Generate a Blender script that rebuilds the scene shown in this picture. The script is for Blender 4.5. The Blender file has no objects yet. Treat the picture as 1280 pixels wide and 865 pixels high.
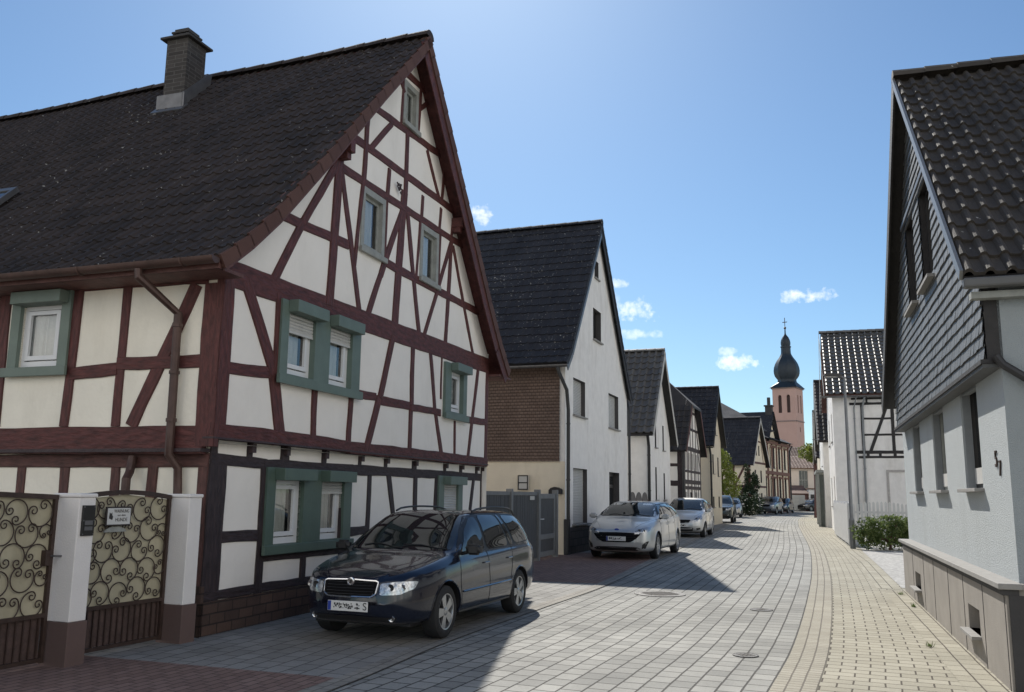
import bpy, bmesh, math, random
from mathutils import Vector, Matrix, noise
from mathutils.geometry import tessellate_polygon, delaunay_2d_cdt
from mathutils.bvhtree import BVHTree
R_ = math.radians
random.seed(7)
S = bpy.context.scene
# ------------------------------------------------------------------ camera
cd = bpy.data.cameras.new('camera'); cam = bpy.data.objects.new('camera', cd)
S.collection.objects.link(cam); S.camera = cam
F_PX, PITCH, ROLL, EYE = 1100.0, math.atan(185.2/1100.0), 0.012, 1.6
cd.sensor_width = 36.0; cd.lens = 36.0*F_PX/1280.0; cd.clip_start = .05; cd.clip_end = 5000
fw = Vector((0, math.cos(PITCH), math.sin(PITCH))); r0 = Vector((1, 0, 0)); u0 = Vector((0, -math.sin(PITCH), math.cos(PITCH)))
rr = math.cos(ROLL)*r0+math.sin(ROLL)*u0; uu = -math.sin(ROLL)*r0+math.cos(ROLL)*u0
M = Matrix((rr, uu, -fw)).transposed().to_4x4(); M.translation = Vector((0, 0, EYE)); cam.matrix_world = M
# ------------------------------------------------------------------ sun, sky, exposure
SUN_EL, SUN_AZ = 40.6, -4.6           # azimuth clockwise from +Y
sdir = Vector((math.sin(R_(SUN_AZ))*math.cos(R_(SUN_EL)), math.cos(R_(SUN_AZ))*math.cos(R_(SUN_EL)), math.sin(R_(SUN_EL))))
sl = bpy.data.lights.new('sun', 'SUN'); sl.energy = 2.9; sl.angle = R_(.53); sl.color = (1, .955, .88)
so = bpy.data.objects.new('sun', sl); S.collection.objects.link(so)
so.rotation_euler = (-sdir).to_track_quat('-Z', 'Y').to_euler(); so.location = (0, 0, 60)
S.view_settings.view_transform = 'Standard'; S.view_settings.look = 'None'; S.view_settings.gamma = 1
S.view_settings.exposure = 1.0; S.view_settings.use_curve_mapping = False
S.render.engine = 'CYCLES'
W = bpy.data.worlds.new('World'); S.world = W; W.use_nodes = True
nt = W.node_tree; N = nt.nodes; L = nt.links
bg = N['Background']
sky = N.new('ShaderNodeTexSky'); sky.sky_type = 'NISHITA'; sky.sun_disc = False
sky.sun_elevation = R_(SUN_EL); sky.sun_rotation = R_(SUN_AZ); sky.altitude = 100; sky.air_density = 1.0; sky.dust_density = .4; sky.ozone_density = 3.0
bg.inputs['Strength'].default_value = .085
def mth(op, a, b=None, c=None, clamp=False):
    n = N.new('ShaderNodeMath'); n.operation = op; n.use_clamp = clamp
    for i, x in enumerate((a, b, c)):
        if x is None: continue
        if isinstance(x, (int, float)): n.inputs[i].default_value = x
        else: L.new(x, n.inputs[i])
    return n.outputs[0]
tc = N.new('ShaderNodeTexCoord'); dirv = tc.outputs['Generated']
sep = N.new('ShaderNodeSeparateXYZ'); L.new(dirv, sep.inputs[0])
azv = mth('ARCTAN2', sep.outputs['X'], sep.outputs['Y']); elv = mth('ARCSINE', sep.outputs['Z'])
cn = N.new('ShaderNodeTexNoise'); cn.inputs['Scale'].default_value = 42; cn.inputs['Detail'].default_value = 6; cn.inputs['Roughness'].default_value = .62
L.new(dirv, cn.inputs['Vector'])
cn2 = N.new('ShaderNodeTexNoise'); cn2.inputs['Scale'].default_value = 150; cn2.inputs['Detail'].default_value = 3; L.new(dirv, cn2.inputs['Vector'])
FILL_BANK_T = .44
# small fair weather clouds: azimuth, elevation, half width, half height (degrees), density
CL = [(-2.1, 17.9, .75, .75, 1), (-2.9, 16.6, 1.3, .3, .35), (7.0, 13.6, .55, .3, .6), (8.3, 11.85, 1.25, .75, .9), (6.7, 12.2, .5, .9, .35), (8.0, 10.3, 1.6, .36, .6),
      (14.5, 8.35, 1.3, .5, 1.0), (14.0, 9.1, .6, .3, .6), (18.9, 12.4, 1.75, .45, 1.0), (12.0, 5.9, 1.5, .3, .3), (11.6, 6.8, .5, .25, .3),
      (31, 9.6, 2.4, .7, .8), (-38, 21, 3, .8, .7), (60, 16, 4, 1.2, .8), (-75, 14, 5, 1.3, .8), (120, 18, 6, 2, .8), (170, 14, 7, 2, .8), (-140, 20, 6, 2, .8)]
tot = None
for a, e, hw, hh, den in CL:
    dx = mth('DIVIDE', mth('SUBTRACT', azv, R_(a)), R_(hw/math.cos(R_(e)))); dy = mth('DIVIDE', mth('SUBTRACT', elv, R_(e)), R_(hh))
    r2 = mth('ADD', mth('MULTIPLY', dx, dx), mth('MULTIPLY', dy, dy))
    f = mth('ADD', mth('SUBTRACT', 1.0, r2), mth('MULTIPLY', mth('SUBTRACT', cn.outputs[0], .52), 4.6))
    f = mth('ADD', f, mth('MULTIPLY', mth('SUBTRACT', cn2.outputs[0], .5), 2.2))
    lim = mth('SUBTRACT', 3.2, r2, clamp=True)
    f = mth('MULTIPLY', mth('MULTIPLY', mth('MULTIPLY', f, .42, clamp=True), lim), den*.85)
    tot = f if tot is None else mth('MAXIMUM', tot, f)
# bank of bright cloud added unseen behind the viewer to fill the shaded walls
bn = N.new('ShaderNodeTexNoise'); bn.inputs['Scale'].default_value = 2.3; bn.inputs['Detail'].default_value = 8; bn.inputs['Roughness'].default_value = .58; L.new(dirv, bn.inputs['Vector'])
fill_bank = mth('MULTIPLY', mth('MULTIPLY', mth('SUBTRACT', bn.outputs[0], FILL_BANK_T), 7.0, clamp=True), mth('MULTIPLY', mth('MULTIPLY', mth('SUBTRACT', -.02, sep.outputs['Y']), 4.0, clamp=True), mth('MULTIPLY', mth('SUBTRACT', .72, sep.outputs['Z']), 5.0, clamp=True)))
tot = mth('MAXIMUM', tot, fill_bank)
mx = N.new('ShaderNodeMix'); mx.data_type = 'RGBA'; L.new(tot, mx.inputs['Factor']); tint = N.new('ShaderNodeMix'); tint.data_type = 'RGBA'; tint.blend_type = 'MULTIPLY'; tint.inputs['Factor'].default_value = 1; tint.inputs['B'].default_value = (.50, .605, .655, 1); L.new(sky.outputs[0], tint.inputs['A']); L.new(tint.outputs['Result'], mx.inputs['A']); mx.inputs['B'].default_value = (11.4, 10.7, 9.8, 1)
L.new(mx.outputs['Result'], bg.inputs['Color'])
# ------------------------------------------------------------------ helpers
COL = S.collection
def link(o, parent=None):
    COL.objects.link(o)
    if parent is not None: o.parent = parent
    return o
class MB:
    "collects faces and links them as ONE mesh object"
    def __init__(s): s.v = []; s.f = []; s.m = []; s.uv = {}
    def add(s, vs, fs, mi=0, uvs=None):
        b = len(s.v); s.v += [tuple(v) for v in vs]
        for k, f in enumerate(fs):
            if uvs: s.uv[len(s.f)] = [uvs[i] for i in f]
            s.f.append([b+i for i in f]); s.m.append(mi)
        return s
    def box(s, x0, x1, y0, y1, z0, z1, mi=0, T=None):
        vs = [Vector((x, y, z)) for z in (z0, z1) for y in (y0, y1) for x in (x0, x1)]
        if T is not None: vs = [T @ v for v in vs]
        return s.add(vs, [(0, 2, 3, 1), (4, 5, 7, 6), (0, 1, 5, 4), (2, 6, 7, 3), (0, 4, 6, 2), (1, 3, 7, 5)], mi)
    def tube(s, pts, r, n=8, mi=0, cap=True):
        pts = [Vector(p) for p in pts]; rs = r if isinstance(r, (list, tuple)) else [r]*len(pts)
        rings = []; up = None
        for i, p in enumerate(pts):
            d = (pts[min(i+1, len(pts)-1)]-pts[max(i-1, 0)])
            if d.length < 1e-9: d = Vector((0, 0, 1))
            d.normalize()
            if up is None: up = Vector((0, 0, 1)) if abs(d.z) < .9 else Vector((1, 0, 0))
            a = d.cross(up)
            if a.length < 1e-5: a = d.orthogonal()
            a.normalize(); b = a.cross(d); up = b
            rings.append([p+(a*math.cos(t)+b*math.sin(t))*rs[i] for t in [2*math.pi*k/n for k in range(n)]])
        vs = [v for r_ in rings for v in r_]; fs = []
        for i in range(len(rings)-1):
            for k in range(n): fs.append((i*n+k, i*n+(k+1) % n, (i+1)*n+(k+1) % n, (i+1)*n+k))
        if cap: fs += [tuple(range(n))[::-1], tuple(range((len(rings)-1)*n, len(rings)*n))]
        return s.add(vs, fs, mi)
    def lathe(s, prof, n=24, c=(0, 0, 0), mi=0, T=None, caps=True):
        vs = []; fs = []; c = Vector(c)
        for r, z in prof: vs += [Vector((r*math.cos(2*math.pi*k/n), r*math.sin(2*math.pi*k/n), z)) for k in range(n)]
        if T is not None: vs = [T @ v for v in vs]
        vs = [v+c for v in vs]
        for i in range(len(prof)-1):
            for k in range(n): fs.append((i*n+k, i*n+(k+1) % n, (i+1)*n+(k+1) % n, (i+1)*n+k))
        if caps and prof[0][0] > 1e-4: fs.append(tuple(range(n))[::-1])
        if caps and prof[-1][0] > 1e-4: fs.append(tuple(range((len(prof)-1)*n, len(prof)*n)))
        return s.add(vs, fs, mi)
    def plate(s, outline, holes=(), y0=0., y1=.1, mi=0, back=True, outer=True, hmi=None):
        "flat plate in the x-z plane, front at y0, back at y1, with through holes"
        loops = [list(outline)]+[list(h) for h in holes]
        flat = [p for l in loops for p in l]
        tri = tessellate_polygon([[Vector((p[0], p[1], 0)) for p in l] for l in loops])
        f3 = []
        for t in tri:
            a, b, c = (Vector(flat[i]) for i in t)
            if (b-a).cross(c-a) < 0: t = (t[0], t[2], t[1])
            f3.append(tuple(t))
        s.add([(p[0], y0, p[1]) for p in flat], f3, mi)
        if back: s.add([(p[0], y1, p[1]) for p in flat], [f[::-1] for f in f3], mi)
        for li, l in enumerate(loops):
            if li == 0 and not outer: continue
            n = len(l); ar = sum(l[i][0]*l[(i+1) % n][1]-l[(i+1) % n][0]*l[i][1] for i in range(n))
            if (ar < 0) == (li == 0): l = l[::-1]
            vs = [(p[0], y0, p[1]) for p in l]+[(p[0], y1, p[1]) for p in l]
            s.add(vs, [(i, i+n, (i+1) % n+n, (i+1) % n) for i in range(n)], mi if (li == 0 or hmi is None) else hmi)
        return s
    def build(s, name, mat, parent=None, loc=None, rz=None, smooth=False, bevel=0, ang=35):
        me = bpy.data.meshes.new(name); me.from_pydata(s.v, [], s.f)
        for m in (mat if isinstance(mat, (list, tuple)) else [mat]): me.materials.append(m)
        me.polygons.foreach_set('material_index', s.m)
        if s.uv:
            ul = me.uv_layers.new(name='UVMap')
            for p in me.polygons:
                u = s.uv.get(p.index)
                if u:
                    for li, c in zip(p.loop_indices, u): ul.data[li].uv = c
        me.update()
        o = bpy.data.objects.new(name, me); link(o, parent)
        if loc is not None: o.location = loc
        if rz is not None: o.rotation_euler.z = rz
        if smooth: sm(o, ang)
        if bevel:
            b = o.modifiers.new('bevel', 'BEVEL'); b.width = bevel; b.segments = 2; b.limit_method = 'ANGLE'; b.angle_limit = R_(40)
        return o
def sm(o, ang=35):
    me = o.data
    me.polygons.foreach_set('use_smooth', [True]*len(me.polygons))
    try: me.set_sharp_from_angle(angle=R_(ang))
    except Exception: pass
    me.update(); return o
def rect(x0, x1, z0, z1): return [(x0, z0), (x1, z0), (x1, z1), (x0, z1)]
def tag(o, label=None, cat=None, group=None, kind=None):
    if label: o['label'] = label
    if cat: o['category'] = cat
    if group: o['group'] = group
    if kind: o['kind'] = kind
    return o
def thing(name, label, cat, loc=(0, 0, 0), rz=0, group=None):
    o = bpy.data.objects.new(name, None); link(o); o.location = loc; o.rotation_euler.z = rz; o.empty_display_size = .3
    return tag(o, label, cat, group)
def az2rz(az): return R_(90-az)
def copy_tree(o, parent=None):
    c = o.copy(); COL.objects.link(c); c.parent = parent
    for ch in o.children: copy_tree(ch, c)
    return c
def ray(px, py): return (px-640)*rr+(432.5-py)*uu+F_PX*fw
# ------------------------------------------------------------------ materials
MATS = {}
def mat(name, col, rough=.8, var=.12, scale=3., bump=0., bscale=60., metal=0., spec=.5, stain=0., col2=None, coat=0., stretch=None, uvw='Object'):
    if name in MATS: return MATS[name]
    m = bpy.data.materials.new(name); m.use_nodes = True; t = m.node_tree; n = t.nodes; l = t.links; b = n['Principled BSDF']
    b.inputs['Roughness'].default_value = rough; b.inputs['Metallic'].default_value = metal; b.inputs['Specular IOR Level'].default_value = spec
    b.inputs['Coat Weight'].default_value = coat; b.inputs['Coat Roughness'].default_value = .03
    tcn = n.new('ShaderNodeTexCoord'); src = tcn.outputs[uvw]
    if stretch:
        mp = n.new('ShaderNodeMapping'); mp.inputs['Scale'].default_value = stretch; l.new(src, mp.inputs[0]); src = mp.outputs[0]
    nz = n.new('ShaderNodeTexNoise'); nz.inputs['Scale'].default_value = scale; nz.inputs['Detail'].default_value = 7; nz.inputs['Roughness'].default_value = .6
    l.new(src, nz.inputs['Vector'])
    rp = n.new('ShaderNodeValToRGB'); rp.color_ramp.elements[0].position = .3; rp.color_ramp.elements[1].position = .7
    c2 = col2 or tuple(min(1, c*(1+var)) for c in col)
    rp.color_ramp.elements[0].color = (*[c*(1-var) for c in col], 1); rp.color_ramp.elements[1].color = (*c2, 1)
    l.new(nz.outputs['Fac'], rp.inputs[0]); out = rp.outputs[0]
    if stain:
        n2 = n.new('ShaderNodeTexNoise'); n2.inputs['Scale'].default_value = .9; n2.inputs['Detail'].default_value = 9; n2.inputs['Roughness'].default_value = .7
        mp2 = n.new('ShaderNodeMapping'); mp2.inputs['Scale'].default_value = (1.6, 1.6, .5); l.new(tcn.outputs['Object'], mp2.inputs[0]); l.new(mp2.outputs[0], n2.inputs['Vector'])
        r3 = n.new('ShaderNodeValToRGB'); r3.color_ramp.elements[0].position = .52; r3.color_ramp.elements[1].position = .74
        r3.color_ramp.elements[0].color = (1, 1, 1, 1); r3.color_ramp.elements[1].color = (1-stain, 1-stain*1.05, 1-stain*1.15, 1)
        l.new(n2.outputs['Fac'], r3.inputs[0])
        mm = n.new('ShaderNodeMix'); mm.data_type = 'RGBA'; mm.blend_type = 'MULTIPLY'; mm.inputs['Factor'].default_value = 1
        l.new(out, mm.inputs['A']); l.new(r3.outputs[0], mm.inputs['B']); out = mm.outputs['Result']
    l.new(out, b.inputs['Base Color'])
    if bump:
        nb = n.new('ShaderNodeTexNoise'); nb.inputs['Scale'].default_value = bscale; nb.inputs['Detail'].default_value = 4; l.new(src, nb.inputs['Vector'])
        bp = n.new('ShaderNodeBump'); bp.inputs['Strength'].default_value = bump; bp.inputs['Distance'].default_value = .02
        l.new(nb.outputs['Fac'], bp.inputs['Height']); l.new(bp.outputs[0], b.inputs['Normal'])
    MATS[name] = m; return m
def brickmat(name, c1, c2, mortar, bw, rh, ms=.008, off=.5, rough=.85, bump=.5, uvw='UV', rot=(0, 0, 0), var=.18, nscale=1.3, freq=2, streak=0, tint=None, squash=1., bias=0., spec=.3):
    m = bpy.data.materials.new(name); m.use_nodes = True; t = m.node_tree; n = t.nodes; l = t.links; b = n['Principled BSDF']
    b.inputs['Roughness'].default_value = rough; b.inputs['Specular IOR Level'].default_value = spec
    tcn = n.new('ShaderNodeTexCoord'); mp = n.new('ShaderNodeMapping'); mp.inputs['Rotation'].default_value = rot; l.new(tcn.outputs[uvw], mp.inputs[0])
    nw = n.new('ShaderNodeTexNoise'); nw.inputs['Scale'].default_value = 2.2; nw.inputs['Detail'].default_value = 3; l.new(mp.outputs[0], nw.inputs['Vector'])
    va = n.new('ShaderNodeVectorMath'); va.operation = 'MULTIPLY_ADD'; l.new(nw.outputs['Color'], va.inputs[0]); va.inputs[1].default_value = (.016, .016, 0); l.new(mp.outputs[0], va.inputs[2])
    br = n.new('ShaderNodeTexBrick'); l.new(va.outputs[0], br.inputs['Vector'])
    br.offset = off; br.offset_frequency = freq; br.squash = squash
    for k, v in (('Scale', 1), ('Brick Width', bw), ('Row Height', rh), ('Mortar Size', ms), ('Mortar Smooth', .25), ('Bias', bias)): br.inputs[k].default_value = v
    br.inputs['Color1'].default_value = (*c1, 1); br.inputs['Color2'].default_value = (*c2, 1); br.inputs['Mortar'].default_value = (*mortar, 1)
    nz = n.new('ShaderNodeTexNoise'); nz.inputs['Scale'].default_value = nscale; nz.inputs['Detail'].default_value = 8; nz.inputs['Roughness'].default_value = .65; l.new(tcn.outputs[uvw], nz.inputs['Vector'])
    rp = n.new('ShaderNodeValToRGB'); rp.color_ramp.elements[0].position = .3; rp.color_ramp.elements[1].position = .72
    a = 1-var; rp.color_ramp.elements[0].color = (a, a, a, 1); rp.color_ramp.elements[1].color = (*(tint or (1+var, 1+var, 1+var)), 1); l.new(nz.outputs['Fac'], rp.inputs[0])
    ns = n.new('ShaderNodeTexNoise'); ns.inputs['Scale'].default_value = 45; ns.inputs['Detail'].default_value = 5; ns.inputs['Roughness'].default_value = .7; l.new(tcn.outputs[uvw], ns.inputs['Vector'])
    rs = n.new('ShaderNodeMapRange'); rs.inputs['To Min'].default_value = .72; rs.inputs['To Max'].default_value = 1.28; l.new(ns.outputs['Fac'], rs.inputs['Value'])
    m1 = n.new('ShaderNodeMix'); m1.data_type = 'RGBA'; m1.blend_type = 'MULTIPLY'; m1.inputs['Factor'].default_value = 1; l.new(br.outputs['Color'], m1.inputs['A']); l.new(rp.outputs[0], m1.inputs['B'])
    m2 = n.new('ShaderNodeMix'); m2.data_type = 'RGBA'; m2.blend_type = 'MULTIPLY'; m2.inputs['Factor'].default_value = 1; l.new(m1.outputs['Result'], m2.inputs['A']); l.new(rs.outputs[0], m2.inputs['B'])
    n7 = n.new('ShaderNodeTexNoise'); n7.inputs['Scale'].default_value = 7; n7.inputs['Detail'].default_value = 4; n7.inputs['Roughness'].default_value = .75; l.new(tcn.outputs[uvw], n7.inputs['Vector'])
    r7 = n.new('ShaderNodeValToRGB'); r7.color_ramp.elements[0].position = .62; r7.color_ramp.elements[1].position = .72; r7.color_ramp.elements[0].color = (1, 1, 1, 1); r7.color_ramp.elements[1].color = (.74, .73, .71, 1); l.new(n7.outputs['Fac'], r7.inputs[0])
    m5 = n.new('ShaderNodeMix'); m5.data_type = 'RGBA'; m5.blend_type = 'MULTIPLY'; m5.inputs['Factor'].default_value = 1; l.new(m2.outputs['Result'], m5.inputs['A']); l.new(r7.outputs[0], m5.inputs['B']); m2 = m5
    if streak:
        mp8 = n.new('ShaderNodeMapping'); mp8.inputs['Scale'].default_value = (.10, 1.5, 1); l.new(tcn.outputs[uvw], mp8.inputs[0]); n8 = n.new('ShaderNodeTexNoise'); n8.inputs['Scale'].default_value = 1; n8.inputs['Detail'].default_value = 5; l.new(mp8.outputs[0], n8.inputs['Vector'])
        r8 = n.new('ShaderNodeValToRGB'); r8.color_ramp.elements[0].position = .38; r8.color_ramp.elements[1].position = .6; r8.color_ramp.elements[0].color = (1-streak, 1-streak, 1-streak, 1); l.new(n8.outputs['Fac'], r8.inputs[0])
        m8 = n.new('ShaderNodeMix'); m8.data_type = 'RGBA'; m8.blend_type = 'MULTIPLY'; m8.inputs['Factor'].default_value = 1; l.new(m2.outputs['Result'], m8.inputs['A']); l.new(r8.outputs[0], m8.inputs['B']); m2 = m8
    l.new(m2.outputs['Result'], b.inputs['Base Color'])
    hh = n.new('ShaderNodeMath'); hh.operation = 'MULTIPLY_ADD'; l.new(ns.outputs['Fac'], hh.inputs[0]); hh.inputs[1].default_value = .25
    iv = n.new('ShaderNodeMath'); iv.operation = 'SUBTRACT'; iv.inputs[0].default_value = 1; l.new(br.outputs['Fac'], iv.inputs[1]); l.new(iv.outputs[0], hh.inputs[2])
    bp = n.new('ShaderNodeBump'); bp.inputs['Strength'].default_value = bump; bp.inputs['Distance'].default_value = .008; l.new(hh.outputs[0], bp.inputs['Height']); l.new(bp.outputs[0], b.inputs['Normal'])
    return m
def glassmat(name, col=(.02, .023, .026), rough=.04, wav=.02):
    m = bpy.data.materials.new(name); m.use_nodes = True; t = m.node_tree; n = t.nodes; l = t.links; b = n['Principled BSDF']
    b.inputs['Base Color'].default_value = (*col, 1); b.inputs['Roughness'].default_value = rough; b.inputs['Specular IOR Level'].default_value = .75
    tcn = n.new('ShaderNodeTexCoord'); nb = n.new('ShaderNodeTexNoise'); nb.inputs['Scale'].default_value = 1.7; l.new(tcn.outputs['Object'], nb.inputs['Vector'])
    bp = n.new('ShaderNodeBump'); bp.inputs['Strength'].default_value = wav*4; bp.inputs['Distance'].default_value = .04; l.new(nb.outputs['Fac'], bp.inputs['Height']); l.new(bp.outputs[0], b.inputs['Normal'])
    return m
def tilemat(name, c1, c2, lichen=(.34, .33, .30), amt=.0, rough=.75, spec=.35):
    "roof tile clay with per-tile shade and lichen flecks; UV is in tile units"
    m = bpy.data.materials.new(name); m.use_nodes = True; t = m.node_tree; n = t.nodes; l = t.links; b = n['Principled BSDF']
    b.inputs['Roughness'].default_value = rough; b.inputs['Specular IOR Level'].default_value = spec
    tcn = n.new('ShaderNodeTexCoord'); fl = n.new('ShaderNodeVectorMath'); fl.operation = 'FLOOR'; l.new(tcn.outputs['UV'], fl.inputs[0])
    wn = n.new('ShaderNodeTexWhiteNoise'); wn.noise_dimensions = '2D'; l.new(fl.outputs[0], wn.inputs['Vector'])
    nz = n.new('ShaderNodeTexNoise'); nz.inputs['Scale'].default_value = 1.1; nz.inputs['Detail'].default_value = 8; nz.inputs['Roughness'].default_value = .7; l.new(tcn.outputs['Object'], nz.inputs['Vector'])
    ad = n.new('ShaderNodeMath'); ad.operation = 'MULTIPLY_ADD'; l.new(wn.outputs[0], ad.inputs[0]); ad.inputs[1].default_value = .45
    a2 = n.new('ShaderNodeMath'); a2.operation = 'MULTIPLY_ADD'; l.new(nz.outputs['Fac'], a2.inputs[0]); a2.inputs[1].default_value = 1.5; a2.inputs[2].default_value = -.45; l.new(a2.outputs[0], ad.inputs[2])
    mx = n.new('ShaderNodeMix'); mx.data_type = 'RGBA'; mx.clamp_factor = True; l.new(ad.outputs[0], mx.inputs['Factor']); mx.inputs['A'].default_value = (*c1, 1); mx.inputs['B'].default_value = (*c2, 1)
    out = mx.outputs['Result']
    if amt:
        n3 = n.new('ShaderNodeTexNoise'); n3.inputs['Scale'].default_value = 17; n3.inputs['Detail'].default_value = 3; l.new(tcn.outputs['Object'], n3.inputs['Vector'])
        n4 = n.new('ShaderNodeTexNoise'); n4.inputs['Scale'].default_value = .55; n4.inputs['Detail'].default_value = 2; l.new(tcn.outputs['Object'], n4.inputs['Vector'])
        s2 = n.new('ShaderNodeMath'); s2.operation = 'MULTIPLY_ADD'; l.new(n4.outputs['Fac'], s2.inputs[0]); s2.inputs[1].default_value = .25; l.new(n3.outputs['Fac'], s2.inputs[2])
        r4 = n.new('ShaderNodeValToRGB'); r4.color_ramp.elements[0].position = .86-amt*.1; r4.color_ramp.elements[1].position = .90-amt*.1; l.new(s2.outputs[0], r4.inputs[0])
        m4 = n.new('ShaderNodeMix'); m4.data_type = 'RGBA'; l.new(r4.outputs[0], m4.inputs['Factor']); l.new(out, m4.inputs['A']); m4.inputs['B'].default_value = (*lichen, 1); out = m4.outputs['Result']
    l.new(out, b.inputs['Base Color'])
    nb = n.new('ShaderNodeTexNoise'); nb.inputs['Scale'].default_value = 70; l.new(tcn.outputs['Object'], nb.inputs['Vector'])
    bp = n.new('ShaderNodeBump'); bp.inputs['Strength'].default_value = .35; bp.inputs['Distance'].default_value = .01; l.new(nb.outputs['Fac'], bp.inputs['Height']); l.new(bp.outputs[0], b.inputs['Normal'])
    return m
plaster_gable = mat('gable_plaster', (.88, .84, .78), .9, .05, 1.1, .45, 9, stain=.09)
plaster_bounce_cream = mat('bounce_cream_plaster', (.88, .835, .72), .9, .05, 1.2, .4, 12, stain=.12)  # warm bounce light on the yard side is put into this colour
plaster_white = mat('white_render', (.82, .80, .765), .92, .06, 3.2, .6, 60, stain=.20)
plaster_rough = mat('rough_render', (.50, .535, .545), .95, .07, 60, 1.0, 120, stain=.08)
plaster_pale = mat('pale_render', (.74, .66, .52), .92, .06, 1.4, .3, 60, stain=.12)
timber_red = mat('red_timber', (.092, .027, .024), .62, .42, 9, .8, 34, stain=.35)
timber_dark = mat('dark_timber', (.048, .030, .033), .62, .30, 6, .5, 30, stain=.15)
timber_brown = mat('brown_timber', (.115, .050, .043), .65, .32, 7, .5, 30, stain=.2)
timber_black = mat('black_timber', (.022, .02, .02), .65, .3, 7, .4, 30)
green_paint = mat('green_paint', (.125, .172, .147), .55, .10, 4, .15, 40, stain=.12)
green_dark = mat('deep_green_paint', (.080, .122, .098), .5, .1, 4, .15, 40, stain=.1)
upvc = mat('white_window_frame', (.72, .73, .74), .4, .04, 4)
shutter_m = mat('roller_shutter_slats', (.52, .52, .50), .5, .06, 4)
grey_wood = mat('grey_window_wood', (.30, .31, .29), .7, .15, 9, .3, 40)
pane_m = glassmat('window_glass')
pane_blue = glassmat('curtained_glass', (.16, .19, .24), .08)
dark_frame = mat('dark_window_frame', (.03, .028, .027), .5, .2, 5)
def clearglass(name):
    m = bpy.data.materials.new(name); m.use_nodes = True; t = m.node_tree; n = t.nodes; l = t.links; n.remove(n['Principled BSDF'])
    gl = n.new('ShaderNodeBsdfGlossy'); gl.inputs['Roughness'].default_value = .02; tr = n.new('ShaderNodeBsdfTransparent'); tr.inputs[0].default_value = (.86, .90, .89, 1); fr = n.new('ShaderNodeFresnel'); fr.inputs[0].default_value = 1.55
    ad = n.new('ShaderNodeMath'); ad.operation = 'MULTIPLY_ADD'; ad.inputs[1].default_value = 1.5; ad.inputs[2].default_value = .05; ad.use_clamp = True; l.new(fr.outputs[0], ad.inputs[0])
    ms = n.new('ShaderNodeMixShader'); l.new(ad.outputs[0], ms.inputs[0]); l.new(tr.outputs[0], ms.inputs[1]); l.new(gl.outputs[0], ms.inputs[2]); l.new(ms.outputs[0], n['Material Output'].inputs['Surface']); return m
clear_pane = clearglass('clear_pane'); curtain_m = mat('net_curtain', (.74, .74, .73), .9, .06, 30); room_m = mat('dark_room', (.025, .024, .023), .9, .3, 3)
tim_uv = {}
for nm_, c_ in (('red', (.092, .027, .024)), ('dark', (.036, .024, .026)), ('brown', (.095, .040, .034)), ('black', (.022, .02, .02))):
    tim_uv[nm_] = mat('grained_%s_timber' % nm_, c_, .68, .48, 4, 1.0, 5, stain=.3, uvw='UV', stretch=(1.4, 16, 1))
slate_m = None
zinc = mat('zinc_gutter', (.16, .16, .165), .45, .2, 6, metal=.6)
copper_brown = mat('brown_gutter', (.085, .05, .042), .5, .25, 6, metal=.3)
black_pipe = mat('black_downpipe', (.02, .02, .022), .45, .2, 6)
soffit_white = mat('pale_soffit', (.5, .49, .46), .8, .06, 3)
stone_sill = mat('stone_sill', (.27, .26, .245), .8, .12, 9, .2, 40)
socle_stone = mat('socle_slab', (.29, .265, .235), .8, .12, 2.5, .15, 60, stain=.12)
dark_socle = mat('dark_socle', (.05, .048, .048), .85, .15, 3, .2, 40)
iron = mat('wrought_iron', (.045, .026, .020), .55, .3, 12, .2, 60)
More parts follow.
